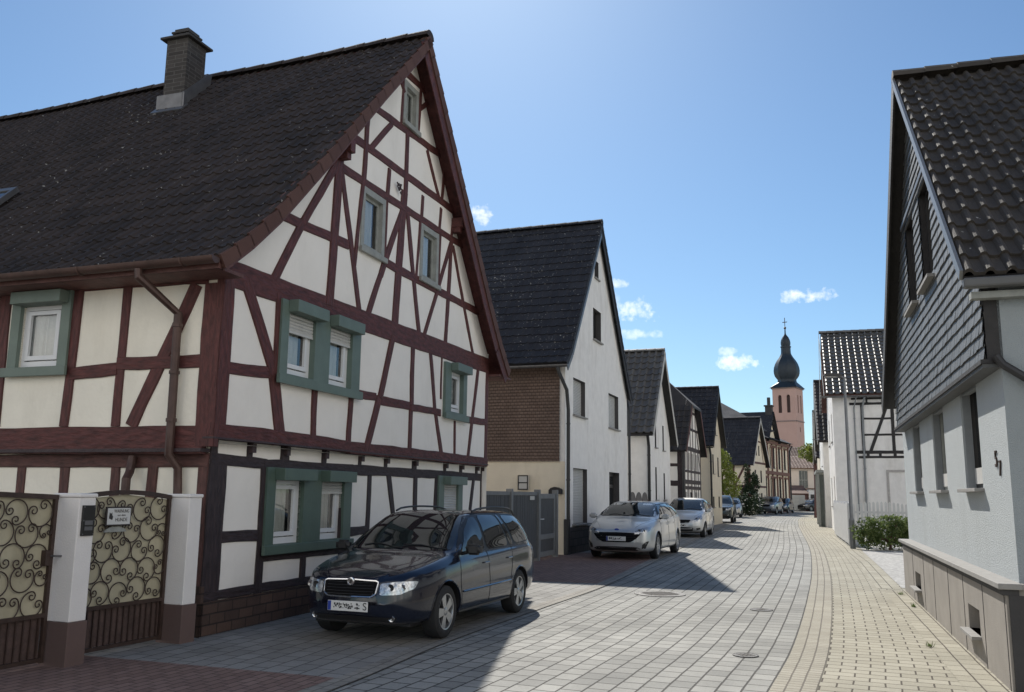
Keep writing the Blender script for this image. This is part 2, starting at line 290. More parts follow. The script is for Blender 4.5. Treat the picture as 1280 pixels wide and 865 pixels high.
# ------------------------------------------------------------------ building kit
def merge(mb, o, T):
    b = len(mb.f)
    mb.add([T @ Vector(v) for v in o.v], o.f)
    mb.m[b:] = o.m
    for k, u in o.uv.items(): mb.uv[b+k] = u
    return mb
SIDE = Matrix.Rotation(R_(-90), 4, 'Z')      # x-z plate -> wall whose outside faces local -x (x_plate runs to -y)
def roof_slope(name, mats, parent, y0, y1, prof, tw=.22, tl=.34, amp=.035, step=.022, seed=1, sag=None, under=.09, samples=None, cutfn=None):
    rnd = random.Random(seed); mb = MB()
    seg = [(Vector((a[0], a[1])), Vector((b[0], b[1]))) for a, b in zip(prof, prof[1:])]
    Ls = [(b-a).length for a, b in seg]; Lt = sum(Ls); rows = max(1, round(Lt/tl)); nt_ = max(1, round((y1-y0)/tw)); tw = (y1-y0)/nt_
    def P(s):
        s = max(0, min(Lt, s)); k = 0
        while k < len(Ls)-1 and s > Ls[k]: s -= Ls[k]; k += 1
        a, b = seg[k]; d = (b-a).normalized(); n_ = Vector((-d.y, d.x));
        if n_.y < 0: n_ = -n_
        return a+d*s, n_
    smp = samples or [(0, 0), (.1, .75), (.22, 1), (.34, .7), (.44, .05), (.72, -.12)]
    ny = nt_*len(smp)+1; vs = []; 
    ys = []
    for i in range(nt_):
        for f, h in smp: ys.append((y0+(i+f)*tw, h, i+f))
    ys.append((y1, 0, nt_-.01))
    jit = {}
    for r in range(rows):
        sa, sb = Lt*r/rows-(.03 if r else 0), Lt*(r+1)/rows
        base = len(mb.v); up = []; lo = []
        for k, (y, h, fi) in enumerate(ys):
            ti = int(fi); key = (r, ti)
            if key not in jit: jit[key] = (rnd.uniform(-.004, .006), rnd.uniform(-.006, .006))
            j0, j1 = jit[key]; sg = sag(y, r/rows) if sag else 0
            p, n_ = P(sa+j1); q, n2 = P(sb)
            pa = p+n_*(step+amp*h+j0); pb = q+n2*(amp*h); pc = p+n_*(step*.0+amp*h-.004)
            lo.append((Vector((pa.x, y, pa.y+sg)), Vector((pb.x, y, pb.y+sg)), Vector((pc.x, y, pc.y+sg)), (fi, r+.5)))
        for k in range(ny-1):
            a, b = lo[k], lo[k+1]; u = (int(a[3][0])+.3, r+.5)
            mb.add([a[0], b[0], b[1], a[1]], [(0, 1, 2, 3)], 0, [u]*4)
            mb.add([a[2], b[2], b[0], a[0]], [(0, 1, 2, 3)], 0, [u]*4)
    # underside slab and eave / verge closing
    pts = [P(s) for s in [sum(Ls[:k]) for k in range(len(Ls)+1)]]
    for k in range(len(pts)-1):
        (a, na), (b, nb) = pts[k], pts[k+1]; a2 = a-na*under; b2 = b-nb*under
        s0, s1 = (sag(y0, 0) if sag else 0), (sag(y1, 0) if sag else 0)
        ra, rb = sum(Ls[:k])/Lt, sum(Ls[:k+1])/Lt; nn = 10 if sag else 1
        for q in range(nn):
            ya, yb = y0+(y1-y0)*q/nn, y0+(y1-y0)*(q+1)/nn; g4 = [(sag(yy, r_) if sag else 0) for yy, r_ in ((ya, ra), (ya, rb), (yb, rb), (yb, ra))]
            mb.add([(a2.x, ya, a2.y+g4[0]), (b2.x, ya, b2.y+g4[1]), (b2.x, yb, b2.y+g4[2]), (a2.x, yb, a2.y+g4[3])], [(0, 1, 2, 3)], 1, [(0, 0)]*4)
        for y, s_ in ((y0, s0), (y1, s1)): mb.add([(a.x, y, a.y+s_), (b.x, y, b.y+s_), (b2.x, y, b2.y+s_), (a2.x, y, a2.y+s_)], [(0, 1, 2, 3)], 1, [(0, 0)]*4)
    (a, na) = pts[0]; a2 = a-na*under
    mb.add([(a.x, y0, a.y), (a.x, y1, a.y+(sag(y1, 0) if sag else 0)), (a2.x, y1, a2.y+(sag(y1, 0) if sag else 0)), (a2.x, y0, a2.y)], [(0, 1, 2, 3)], 1, [(0, 0)]*4)
    return mb
def ridge_caps(mb, x, z, y0, y1, r=.11, seg=.38, mi=0, sag=None):
    n = max(1, int((y1-y0)/seg)); seg = (y1-y0)/n
    for i in range(n):
        a, b = y0+i*seg, y0+(i+1)*seg+.04
        sa = sag(a, 1) if sag else 0; sb = sag(b, 1) if sag else 0
        rings = []
        for (y, rr_, s_) in ((a, r*1.12, sa), (b, r, sb)):
            rings.append([Vector((x+rr_*1.15*math.cos(t), y, z+s_-.05+rr_*math.sin(t))) for t in [math.pi*k/6 for k in range(7)]])
        vs = rings[0]+rings[1]
        mb.add(vs, [(k, k+7, k+8, k+1) for k in range(6)]+[tuple(range(7))], mi, [(i+.5, .5)]*14)
def beams(parent, lst, mat_, name='timber_frame', y=-.016, loc=None, rz=None, seed=3, back=.06, proud=.010):
    "timber members in the wall plane: (start, end, width); outlines slightly uneven like hewn oak"
    rnd = random.Random(seed); mb = MB()
    for (a, b, w) in lst:
        a = Vector(a); b = Vector(b); d = b-a; Ln = d.length; d.normalize(); n_ = Vector((-d.y, d.x)); k = max(2, int(Ln/.35)+1)
        yf = y-rnd.uniform(0, proud); L1 = []; R1 = []
        bow = rnd.uniform(-.012, .012)*min(1, Ln)
        for i in range(k+1):
            t = i/k; c = a+d*Ln*t+n_*bow*4*t*(1-t)
            L1.append(c+n_*(w/2+rnd.uniform(-.007, .007))); R1.append(c-n_*(w/2+rnd.uniform(-.007, .007)))
        ch = .008
        vs = []; uo = rnd.random()*60; uv = [(uo+i*Ln/k, uo+jj*w*.28) for i in range(k+1) for jj in range(6)]
        for p, q in zip(L1, R1):
            vs += [(p.x, back, p.y), (p.x, yf+ch, p.y), (p.x-n_.x*ch, yf, p.y-n_.y*ch), (q.x+n_.x*ch, yf, q.y+n_.y*ch), (q.x, yf+ch, q.y), (q.x, back, q.y)]
        fs = [(i*6+j, i*6+j+1, (i+1)*6+j+1, (i+1)*6+j) for i in range(k) for j in range(5)]
        fs += [tuple(range(6)), tuple(range(k*6, k*6+6))[::-1]]
        mb.add(vs, fs, 0, uv)
    mat_ = {timber_red: tim_uv['red'], timber_dark: tim_uv['dark'], timber_brown: tim_uv['brown'], timber_black: tim_uv['black']}.get(mat_, mat_)
    o = mb.build(name, mat_, parent, loc, rz); return o
def win(parent, x0, x1, z0, z1, y=.08, loc=None, rz=None, fm=None, pm=None, fr=.055, mull=1, trans=None, sill=None, shutter=0, shm=None, reveal=None, name='window', sillw=.05, lintel=False, box=None):
    "a framed window set at depth y of a wall; pane, sill and roller shutter are its pieces"
    fm = fm or upvc; pm = pm or pane_m; mb = MB()
    w = (x1-x0); holes = []; k = mull; g = fr*.9
    top = z1-fr
    for i in range(k):
        a = x0+fr+(w-2*fr+g)*i/k; b = a+(w-2*fr+g)/k-g
        if trans: holes += [rect(a, b, z0+fr, trans-g/2), rect(a, b, trans+g/2, top)]
        else: holes.append(rect(a, b, z0+fr, top))
    mb.plate(rect(x0, x1, z0, z1), holes, y, y+.05, back=False)
    fr_o = mb.build(name, fm, parent, loc, rz)
    pb = MB(); pb.plate(rect(x0+.01, x1-.01, z0+.01, z1-.01), [], y+.03, y+.04, back=False); pb.build('pane', pm, fr_o)
    if sill is not None:
        sb = MB(); sb.box(x0-sillw, x1+sillw, -sill, y+.02, z0-.045, z0-.002); sb.build('sill', reveal or stone_sill, fr_o, bevel=.004)
    if shutter:
        mb = MB(); zt = z1-.01; n_ = int((z1-z0)*shutter/.045)+1
        for i in range(n_):
            z = zt-.045*(i+1); mb.add([(x0+.012, y-.032, z+.003), (x1-.012, y-.032, z+.003), (x1-.012, y-.040, z+.022), (x0+.012, y-.040, z+.022), (x0+.012, y-.032, z+.042), (x1-.012, y-.032, z+.042), (x0+.012, y-.022, z+.047), (x1-.012, y-.022, z+.047)], [(0, 1, 2, 3), (3, 2, 5, 4), (4, 5, 7, 6)])
        mb.box(x0+.012, x1-.012, y-.045, y-.02, zt-.045*n_-.03, zt-.045*n_)
        mb.build('roller_shutter', shm or shutter_m, fr_o)
    return fr_o
def wallbox(root, mat_, x0, x1, y0, y1, ze, outline, holes, z0=0, side_holes=(), rev=.22, name='wall', smat=None, xr_ze=None, hmat=None):
    "closed house shell: gable plate with holes in front (local -y), two eaves walls and a rear plate"
    mb = MB(); mb.plate(outline, holes, y0, y0+rev, 0, back=False, outer=False, hmi=(1 if hmat else None))
    s = MB(); s.plate(rect(-y1, -y0-.0, z0, ze), [[(-p[0], p[1]) for p in h] for h in side_holes], x0, x0+rev, 1 if smat else 0, back=False, outer=False)
    merge(mb, s, Matrix.Rotation(R_(-90), 4, 'Z'))
    zr_ = xr_ze or ze
    mb.add([(x1, y0, z0), (x1, y1, z0), (x1, y1, zr_), (x1, y0, zr_)], [(0, 1, 2, 3)])
    mb.add([(p[0], y1, p[1]) for p in outline], [tuple(range(len(outline)))[::-1]])
    return mb.build(name, [mat_, smat] if smat else ([mat_, hmat] if hmat else mat_), root)
# note: with Rotation(-90) plate point (px, py, pz) -> (py, -px, pz): plate x = -local y, plate y = local x
def sidewin(parent, ya, yb, z0, z1, x=0, **k):
    "window in the eaves wall facing local -x"
    return win(parent, -yb, -ya, z0, z1, loc=(x, 0, 0), rz=R_(-90), **k)
def gutter(parent, x, z, y0, y1, m=None, r=.065, name='gutter', dz=0):
    mb = MB(); n = 7; rings = []
    for y, zz in ((y0, z), (y1, z+dz)):
        rings.append([(x+r*math.cos(t), y, zz+r*math.sin(t)) for t in [math.pi+math.pi*k/n for k in range(n+1)]])
        rings.append([(x+(r-.006)*math.cos(t), y, zz+(r-.006)*math.sin(t)) for t in [math.pi+math.pi*k/n for k in range(n+1)]])
    vs = rings[0]+rings[2]+rings[1]+rings[3]; q = n+1
    fs = [(k, k+1, k+1+q, k+q) for k in range(n)]+[(2*q+k, 2*q+k+q, 2*q+k+1+q, 2*q+k+1) for k in range(n)]
    fs += [(0, q, 3*q, 2*q), (n, 2*q+n, 3*q+n, q+n), tuple(range(q)), tuple(range(q, 2*q))]
    mb.add(vs, fs)
    nb = int(abs(y1-y0)/1.6)
    for i in range(nb+1):
        y = y0+(y1-y0)*(i+.3)/(nb+1)
        mb.tube([(x+(r+.005)*math.cos(t), y, z+dz*(y-y0)/(y1-y0)+(r+.005)*math.sin(t)) for t in [math.pi+math.pi*k/8 for k in range(9)]], .012, 4)
    return mb.build(name, m or zinc, parent, smooth=True)
def pipe(parent, pts, m=None, r=.045, name='downpipe'):
    mb = MB(); mb.tube(pts, r, 10)
    for a, b in zip(pts, pts[1:]):
        a = Vector(a); b = Vector(b)
        if (a-b).length > 1: 
            for t in (.1, .5, .9):
                c = a.lerp(b, t); mb.tube([c-Vector((0, 0, .02)), c+Vector((0, 0, .02))], r+.010, 10)
    return mb.build(name, m or zinc, parent, smooth=True)
def verge_boards(parent, prof, y, w=.2, th=.03, m=None, name='bargeboard', sag=None, out=-.01):
    mb = MB()
    for a, b in zip(prof, prof[1:]):
        a = Vector(a); b = Vector(b); d = (b-a).normalized(); n_ = Vector((-d.y, d.x)); n_ = n_ if n_.y > 0 else -n_
        a0 = a+n_*out; b0 = b+n_*out; a1 = a0-n_*w; b1 = b0-n_*w
        vs = [(p.x, yy, p.y) for yy in (y-th, y) for p in (a0, b0, b1, a1)]
        mb.add(vs, [(0, 1, 2, 3), (7, 6, 5, 4), (0, 4, 5, 1), (1, 5, 6, 2), (2, 6, 7, 3), (3, 7, 4, 0)])
    return mb.build(name, m, parent)
def resample(prof, step):
    out = [Vector(prof[0])]
    for a, b in zip(prof, prof[1:]):
        a = Vector(a); b = Vector(b); n = max(1, round((b-a).length/step))
        out += [a.lerp(b, i/n) for i in range(1, n+1)]
    return out
def verge_tiles(parent, prof, y, m, w=.19, tl=.34, dep=.12, name='verge_tiles', lift=.05):
    "row of overlapping verge tiles along a rake, each tilted a little"
    pts = resample(prof, tl); mb = MB()
    for a, b in zip(pts, pts[1:]):
        d = (b-a).normalized(); n_ = Vector((-d.y, d.x)); n_ = n_ if n_.y > 0 else -n_
        a0 = a+n_*(lift+.028); b0 = b+n_*lift+d*.03; a1 = a0-n_*w; b1 = b0-n_*(w-.028)
        vs = [(p.x, yy, p.y) for yy in (y-.025, y+dep) for p in (a0, b0, b1, a1)]
        mb.add(vs, [(0, 1, 2, 3), (7, 6, 5, 4), (0, 4, 5, 1), (1, 5, 6, 2), (2, 6, 7, 3), (3, 7, 4, 0)], 0, [(random.random()*40, .5)]*8)
    return mb.build(name, m, parent)
# ------------------------------------------------------------------ half-timbered house (left foreground)
t_h1 = tilemat('dark_brown_pantiles', (.017, .014, .013), (.052, .040, .036), amt=.34)
t_h1v = tilemat('brown_verge_tiles', (.075, .035, .028), (.12, .060, .045), amt=0)
t_h2 = tilemat('blue_black_tiles', (.012, .013, .018), (.032, .033, .040), amt=.6)
t_r1 = tilemat('brown_black_rolled_tiles', (.030, .026, .023), (.072, .062, .052), amt=.35)
t_mid = tilemat('grey_brown_tiles', (.022, .020, .020), (.050, .045, .042), amt=.2)
t_r2 = tilemat('glossy_dark_tiles', (.065, .062, .059), (.14, .135, .125), amt=0, rough=.5, spec=.6)
t_red = tilemat('red_church_tiles', (.10, .062, .050), (.19, .12, .095), amt=.3)
t_grey = tilemat('grey_slate_roof', (.06, .06, .065), (.13, .128, .13), amt=.2)
HC = (-3.43, 10.1)
h1 = thing('half_timbered_house', 'large half-timbered house with dark red beams, green windows and steep roof with chimney', 'house', (HC[0], HC[1], 0), az2rz(19), 'houses along the street')
JX = -.12
GU = [((4.41, 8.75), (5.5, 8.79), 0.13), ((3.34, 7.64), (6.23, 7.86), 0.13), ((2.68, 6.89), (6.87, 6.98), 0.14), ((2.02, 6.3), (7.36, 6.42), 0.13), ((0.92, 5.13), (2.8, 5.21), 0.14), ((4.01, 5.25), (8.26, 5.27), 0.14), ((0.04, 4.12), (8.8, 4.24), 0.32), ((0.2, 3.01), (1.11, 3.07), 0.15), ((3.2, 3.05), (3.84, 3.06), 0.13), ((3.84, 3.02), (5.08, 3.04), 0.14), ((5.08, 3.01), (6.33, 3.04), 0.12), ((7.52, 3.03), (8.68, 3.06), 0.13), ((-0.0, 2.27), (1.22, 2.28), 0.17), ((1.22, 2.28), (3.1, 2.25), 0.17), ((3.1, 2.24), (5.14, 2.25), 0.18), ((5.14, 2.25), (8.8, 2.24), 0.18), ((0.085, 4.04), (0.085, 2.22), 0.22), ((0.41, 4.0), (1.11, 3.07), 0.2), ((1.08, 3.1), (1.34, 2.32), 0.22), ((1.1, 3.99), (1.12, 3.06), 0.1), ((2.07, 2.98), (2.09, 2.3), 0.13), ((3.07, 3.01), (3.04, 2.29), 0.13), ((4.34, 3.97), (3.97, 3.06), 0.15), ((3.95, 3.06), (3.57, 2.29), 0.16), ((5.11, 4.02), (5.13, 3.0), 0.14), ((5.11, 3.05), (5.1, 2.28), 0.14), ((5.83, 4.02), (6.1, 3.05), 0.12), ((6.10, 3.08), (6.48, 2.28), 0.13), ((7.02, 2.95), (7.04, 2.28), 0.07), ((8.19, 3.95), (7.7, 2.31), 0.11), ((8.72, 4.02), (8.70, 2.31), 0.14), ((6.35, 4.07), (6.34, 3.29), 0.05), ((2.38, 6.31), (1.57, 5.18), 0.14), ((1.57, 5.18), (0.99, 4.25), 0.15), ((2.45, 6.58), (2.34, 4.2), 0.2), ((2.5, 6.29), (3.24, 4.2), 0.13), ((3.16, 6.28), (3.0, 4.95), 0.09), ((3.23, 7.54), (3.17, 6.29), 0.12), ((4.05, 7.63), (3.34, 6.91), 0.11), ((4.23, 8.6), (4.46, 8.37), 0.08), ((4.42, 8.64), (4.38, 7.75), 0.06), ((5.56, 8.72), (5.13, 8.37), 0.1), ((5.12, 8.74), (5.04, 7.79), 0.08), ((4.63, 7.71), (4.63, 6.51), 0.13), ((5.44, 7.71), (6.09, 6.93), 0.08), ((6.26, 7.87), (6.16, 7.0), 0.1), ((4.01, 6.83), (3.97, 6.35), 0.1), ((5.33, 6.81), (5.29, 6.3), 0.1), ((6.14, 6.84), (6.08, 6.38), 0.09), ((6.71, 6.7), (6.62, 6.27), 0.1), ((4.60, 6.64), (4.40, 4.28), 0.22), ((4.55, 6.31), (3.85, 5.01), 0.14), ((3.85, 5.01), (3.44, 4.2), 0.14), ((4.73, 6.31), (5.34, 4.3), 0.13), ((5.25, 6.36), (5.15, 5.24), 0.07), ((6.14, 6.34), (6.10, 5.3), 0.07), ((3.97, 6.33), (3.96, 5.25), 0.06), ((6.66, 6.37), (6.48, 4.3), 0.14), ((6.62, 6.28), (5.52, 4.3), 0.1), ((6.74, 6.28), (7.92, 4.3), 0.1)]
GG = [((0.02, 1.96), (1.11, 1.94), 0.13), ((1.05, 1.92), (3.3, 1.93), 0.15), ((3.3, 1.93), (5.43, 1.93), 0.15), ((5.43, 1.93), (8.78, 1.93), 0.15), ((0.16, 1.95), (0.15, 0.37), 0.32), ((0.3, 1.07), (1.05, 1.06), 0.14), ((1.07, 1.91), (1.07, 0.35), 0.14), ((2.06, 0.84), (2.05, 0.42), 0.13), ((0.0, 0.43), (8.75, 0.43), 0.11), ((3.08, 1.89), (3.03, 0.44), 0.1), ((3.1, 1.03), (3.83, 1.04), 0.13), ((3.84, 1.88), (3.8, 0.44), 0.12), ((4.48, 1.9), (4.95, 0.45), 0.14), ((5.49, 1.9), (5.51, 0.45), 0.14), ((6.38, 1.91), (6.32, 0.45), 0.1), ((8.24, 1.9), (7.85, 0.5), 0.12), ((8.70, 1.96), (8.70, 0.4), 0.14), ((1.03, 0.80), (3.2, 0.79), 0.11), ((7.6, 1.9), (7.6, .45), .10), ((5.5, 1.04), (6.35, 1.04), .12)]
ST = [0.07, 0.75, 1.5, 2.47, 3.51, 4.36, 5.44, 6.76, 7.55, 8.38, 8.7]
RP = [(-.60, 4.14), (-.12, 4.52), (.40, 4.99), (1.73, 6.38), (3.0, 7.76), (4.66, 9.50)]
RPR = [(9.18, 4.18), (8.60, 4.72), (7.95, 5.45), (7.05, 6.56), (6.2, 7.60), (5.5, 8.46), (4.66, 9.50)]
wl = [((1.31, 1.95, 3.09, 3.89), .33), ((2.34, 2.97, 3.08, 3.89), .24)]
def inset(r, e): return rect(r[0]-e, r[1]+e, r[2]-e, r[3]+e)
gholes = [inset(w_[0], .02) for w_ in wl]+[inset((6.72, 7.32, 3.1, 3.86), .02), rect(3.14, 3.92, 5.24, 6.26), rect(5.28, 6.06, 5.28, 6.3), rect(4.44, 5.02, 7.82, 8.62)]
outl = [(0, 2.18), (8.8, 2.18), (8.8, 4.42), (8.45, 4.78), (7.05, 6.42), (4.66, 9.38), (1.8, 6.25), (.45, 4.92), (0, 4.5)]
s = MB(); s.plate(rect(-14.0, 0, 2.12, 4.4), [rect(-2.98, -2.30, 3.08, 3.88)], 0, .16, 1, back=False, outer=False)
mb2 = MB(); mb2.plate(outl, gholes, 0, .16, 0, back=False, outer=False)
mbw = MB(); merge(mbw, mb2, Matrix.Translation((-.12, -.12, 0))); merge(mbw, s, Matrix.Translation((-.12, -.12, 0)) @ Matrix.Rotation(R_(-90), 4, 'Z'))
mbw.add([(8.68, -.12, 0), (8.68, 14, 0), (8.68, 14, 4.5), (8.68, -.12, 4.5)], [(0, 1, 2, 3)])
mbw.add([(-.12, -.12, 2.14), (8.68, -.12, 2.14), (8.68, 0, 2.14), (0, 0, 2.14), (0, 14, 2.14), (-.12, 14, 2.14)], [(0, 1, 2, 3, 4, 5)])
g0 = MB(); g0.plate([(0, 0), (8.68, 0), (8.68, 2.2), (0, 2.2)], [rect(1.27, 1.93, .9, 1.76), rect(2.38, 3.0, .91, 1.76), rect(6.62, 7.36, .9, 1.8)], 0, .14, 0, back=False, outer=False)
merge(mbw, g0, Matrix.Identity(4))
s0 = MB(); s0.plate(rect(-14, 0, 0, 2.2), [], 0, .1, 1, back=False, outer=False); merge(mbw, s0, Matrix.Rotation(R_(-90), 4, 'Z'))
mbw.add([(p[0]-.12, 14, p[1]) for p in outl], [tuple(range(len(outl)))[::-1]])
mbw.build('wall', [plaster_gable, plaster_bounce_cream], h1)
fixz = lambda z: 4.1 if 3.9 < z < 4.06 else (2.2 if 2.26 < z < 2.36 else z)
GU = [((a[0], fixz(a[1])), (b[0], fixz(b[1])), w) if abs(a[1]-b[1]) > .1 else (a, b, w) for a, b, w in GU]
beams(h1, GU, timber_red, loc=(-.12, -.12, 0), seed=5)
# plinth of brown sandstone blocks
stone_block = brickmat('brown_sandstone_blocks', (.10, .062, .048), (.070, .046, .038), (.035, .026, .023), .27, .115, .009, uvw='Object', rot=(R_(90), 0, 0), var=.3, bump=.9)
pb = MB(); pb.plate(rect(-.05, 8.7, 0, .37), [], -.05, 0, 0); pb.build('stone_plinth', stone_block, h1, bevel=.01)
s = MB(); s.plate(rect(-14, .05, 0, .55), [], -.05, 0, 0); pb = MB(); merge(pb, s, SIDE); pb.build('stone_plinth', brickmat('side_sandstone_blocks', (.10, .062, .048), (.070, .046, .038), (.035, .026, .023), .27, .115, .009, uvw='Object', rot=(R_(90), R_(90), 0), var=.3, bump=.9), h1, bevel=.01)
SUm = [((3.6, 4.12), (0.2, 4.09), 0.22), ((14, 2.20), (0.13, 2.17), 0.32), ((0.10, 3.98), (0.10, 2.09), 0.27), ((1.37, 4.07), (1.38, 2.33), 0.13), ((0.36, 3.98), (1.15, 2.33), 0.17), ((2.13, 2.98), (1.42, 3.02), 0.15), ((1.43, 3.08), (0.16, 3.07), 0.15), ((2.11, 4.03), (2.16, 2.34), 0.14), ((3.30, 4.1), (3.28, 2.35), 0.20), ((14, 4.12), (3.4, 4.12), .22)]
x = 4.4
while x < 14: SUm.append(((x, 4.1), (x, 2.3), .15)); x += 1.05
SUm.append(((3.3, 3.05), (14, 3.05), .15))
beams(h1, [((-a[0], a[1]), (-b[0], b[1]), w) for a, b, w in SUm], timber_red, loc=(-.12, -.12, 0), rz=R_(-90), seed=8)
beams(h1, GG+[((x_, 1.95), (x_, 2.2), w_) for x_, w_ in zip(ST, (.13, .11, .19, .11, .09, .1, .17, .1, .13, .1, .12))]+[], timber_dark, seed=11)
SGm = [((x_, 1.9), (x_, .3), .14) for x_ in (.07, .77, 1.31, 2.08, 2.76, 3.4, 4.4, 5.5, 6.6, 7.7)]+[((0, 1.94), (14, 1.94), .16), ((0, .35), (14, .35), .14)]
beams(h1, [((-a[0], a[1]), (-b[0], b[1]), w) for a, b, w in SGm], timber_brown, rz=R_(-90), seed=12)
# jetty moulding and corbels
mb = MB(); mb.box(-.15, 8.7, -.15, 0, 2.178, 2.20)
mb.box(-.17, 0, 0.0, 14, 2.03, 2.07)
for x_ in ST[1:]: mb.box(x_-.04, x_+.04, -.07, 0, 2.06, 2.17)
mb.build('jetty_moulding', timber_dark, h1)
mb = MB()
for (cx, cz) in ((2.42, 6.58), (6.72, 6.72)):
    mb = MB(); mb.box(cx-.07-.12, cx+.07-.12, -.36, -.12, cz-.1, cz+.09); mb.box(cx-.06-.12, cx+.06-.12, -.30, -.12, cz-.2, cz-.1)
    mb.build('purlin_end', timber_red, h1, bevel=.01)
mb = MB()     # carved ornament under the ridge post
for i in range(16):
    t = i/15; a = Vector((4.30-.12+.1*math.sin(t*9)*(1-t), -.17, 6.60+.05*math.cos(t*13)))
    mb.tube([a, a+Vector((.05*math.cos(i*1.3), -.01, .05*math.sin(i*1.3)))], .012, 5)
mb.build('carved_ornament', timber_dark, h1)
# roof
sagf = lambda y, r: -.028*max(0, y)*r+.018*math.sin(y*1.1+r*2)*r
mb = roof_slope('roof', None, None, -.42, 14.3, RP, .185, .30, .030, .020, 4, sagf)
mb_b = roof_slope('roof', None, None, -.42, 14.3, RPR, .215, .335, .034, .020, 5, sagf)
merge(mb, mb_b, Matrix.Identity(4)); ridge_caps(mb, 4.66, 9.53, -.44, 14.3, .12, .42, 0, sagf)
roof1 = mb.build('roof', [t_h1, timber_red], h1)
verge_tiles(h1, RP, -.42, t_h1v, .17, .335, .1, lift=.0)
verge_tiles(h1, RPR, -.42, t_h1v, .20, .335, .1, lift=.0)
verge_boards(h1, RP, -.40, .06, .02, timber_brown, out=-.12); verge_boards(h1, RPR, -.40, .26, .02, timber_red, out=-.12)
# eaves soffit board
mb = MB(); mb.box(-.55, -.10, -.38, 14, 4.02, 4.06); mb.box(8.65, 9.4, -.38, 14, 4.02, 4.06); mb.box(-.58, -.54, -.40, 14, 4.02, 4.16); mb.build('soffit', timber_brown, h1)
gutter(h1, -.66, 4.13, -.42, 14, copper_brown, .075)
pipe(h1, [(-.66, .62, 4.06), (-.66, .62, 3.98), (-.22, .40, 3.62), (-.20, .40, 2.25), (-.20, .40, 2.0), (-.08, .36, 1.85), (-.08, .34, 1.6), (-.10, .30, .2)], copper_brown, .05)
pipe(h1, [(-.07, 1.02, 1.98), (-.12, 1.0, 1.8), (-.22, .95, 1.72), (-.22, .95, 1.4)], copper_brown, .05)
# chimney
mbc = MB(); mbc.box(3.64, 4.14, 3.90, 4.36, 7.8, 9.70)
brick_ch = brickmat('chimney_brick', (.042, .038, .036), (.066, .060, .056), (.10, .095, .09), .24, .075, .007, uvw='Object', rot=(R_(90), R_(45), 0), bump=.6)
ch = mbc.build('chimney', brick_ch, roof1)
mb = MB(); mb.box(3.56, 4.24, 3.82, 4.46, 9.70, 9.745); mb.build('cap_slab', dark_socle, ch, bevel=.01)
mb = MB()
for (xx, yy) in ((3.77, 4.03), (4.07, 4.03), (3.77, 4.31), (4.07, 4.31), (3.92, 4.03), (3.77, 4.17), (4.07, 4.17), (3.92, 4.31)): mb.box(xx-.025, xx+.025, yy-.025, yy+.025, 9.745, 9.88)
mb.box(3.72, 4.12, 3.98, 4.36, 9.88, 9.92); mb.box(3.76, 4.08, 4.02, 4.32, 9.92, 9.98); mb.box(3.72, 4.12, 3.98, 4.36, 9.745, 9.775); mb.build('chimney_pot', dark_socle, ch, bevel=.008)
mb = MB(); mb.plate([(3.60, 8.20), (4.30, 9.0), (4.34, 9.32), (4.22, 9.25), (3.60, 8.62)], [], 3.885, 3.915, 0); mb.box(3.60, 3.635, 3.86, 4.46, 8.24, 8.62); mb.box(3.42, 3.66, 3.82, 4.5, 8.36, 8.385, T=Matrix.Translation((3.64, 0, 8.42)) @ Matrix.Rotation(R_(-46), 4, 'Y') @ Matrix.Translation((-3.64, 0, -8.40)))
mb.build('lead_flashing', zinc, ch)
# skylight near the left edge
def on_slope(pr, x):
    for a, b in zip(pr, pr[1:]):
        if min(a[0], b[0]) <= x <= max(a[0], b[0]): return a[1]+(b[1]-a[1])*(x-a[0])/(b[0]-a[0])
sx0, sx1 = 1.95, 2.55; z0_, z1_ = on_slope(RP, sx0), on_slope(RP, sx1)
def slope_quad(mb, xa, xb, ya, yb, off, th):
    za, zb = on_slope(RP, xa), on_slope(RP, xb); d = Vector((xb-xa, 0, zb-za)).normalized(); n_ = Vector((-d.z, 0, d.x))
    vs = [Vector((xx, yy, zz))+n_*o for o in (off, off+th) for (xx, zz) in ((xa, za), (xb, zb)) for yy in (ya, yb)]
    mb.add(vs, [(0, 1, 3, 2), (4, 6, 7, 5), (0, 4, 5, 1), (2, 3, 7, 6), (0, 2, 6, 4), (1, 5, 7, 3)])
mb = MB()
slope_quad(mb, .80, .87, 5.05, 5.85, .02, .08); slope_quad(mb, 1.45, 1.52, 5.05, 5.85, .02, .08); slope_quad(mb, .87, 1.45, 5.05, 5.11, .02, .08); slope_quad(mb, .87, 1.45, 5.79, 5.85, .02, .08)
sk = mb.build('skylight', zinc, h1); mb = MB(); slope_quad(mb, .87, 1.45, 5.11, 5.79, .05, .03); mb.build('pane', pane_m, sk)
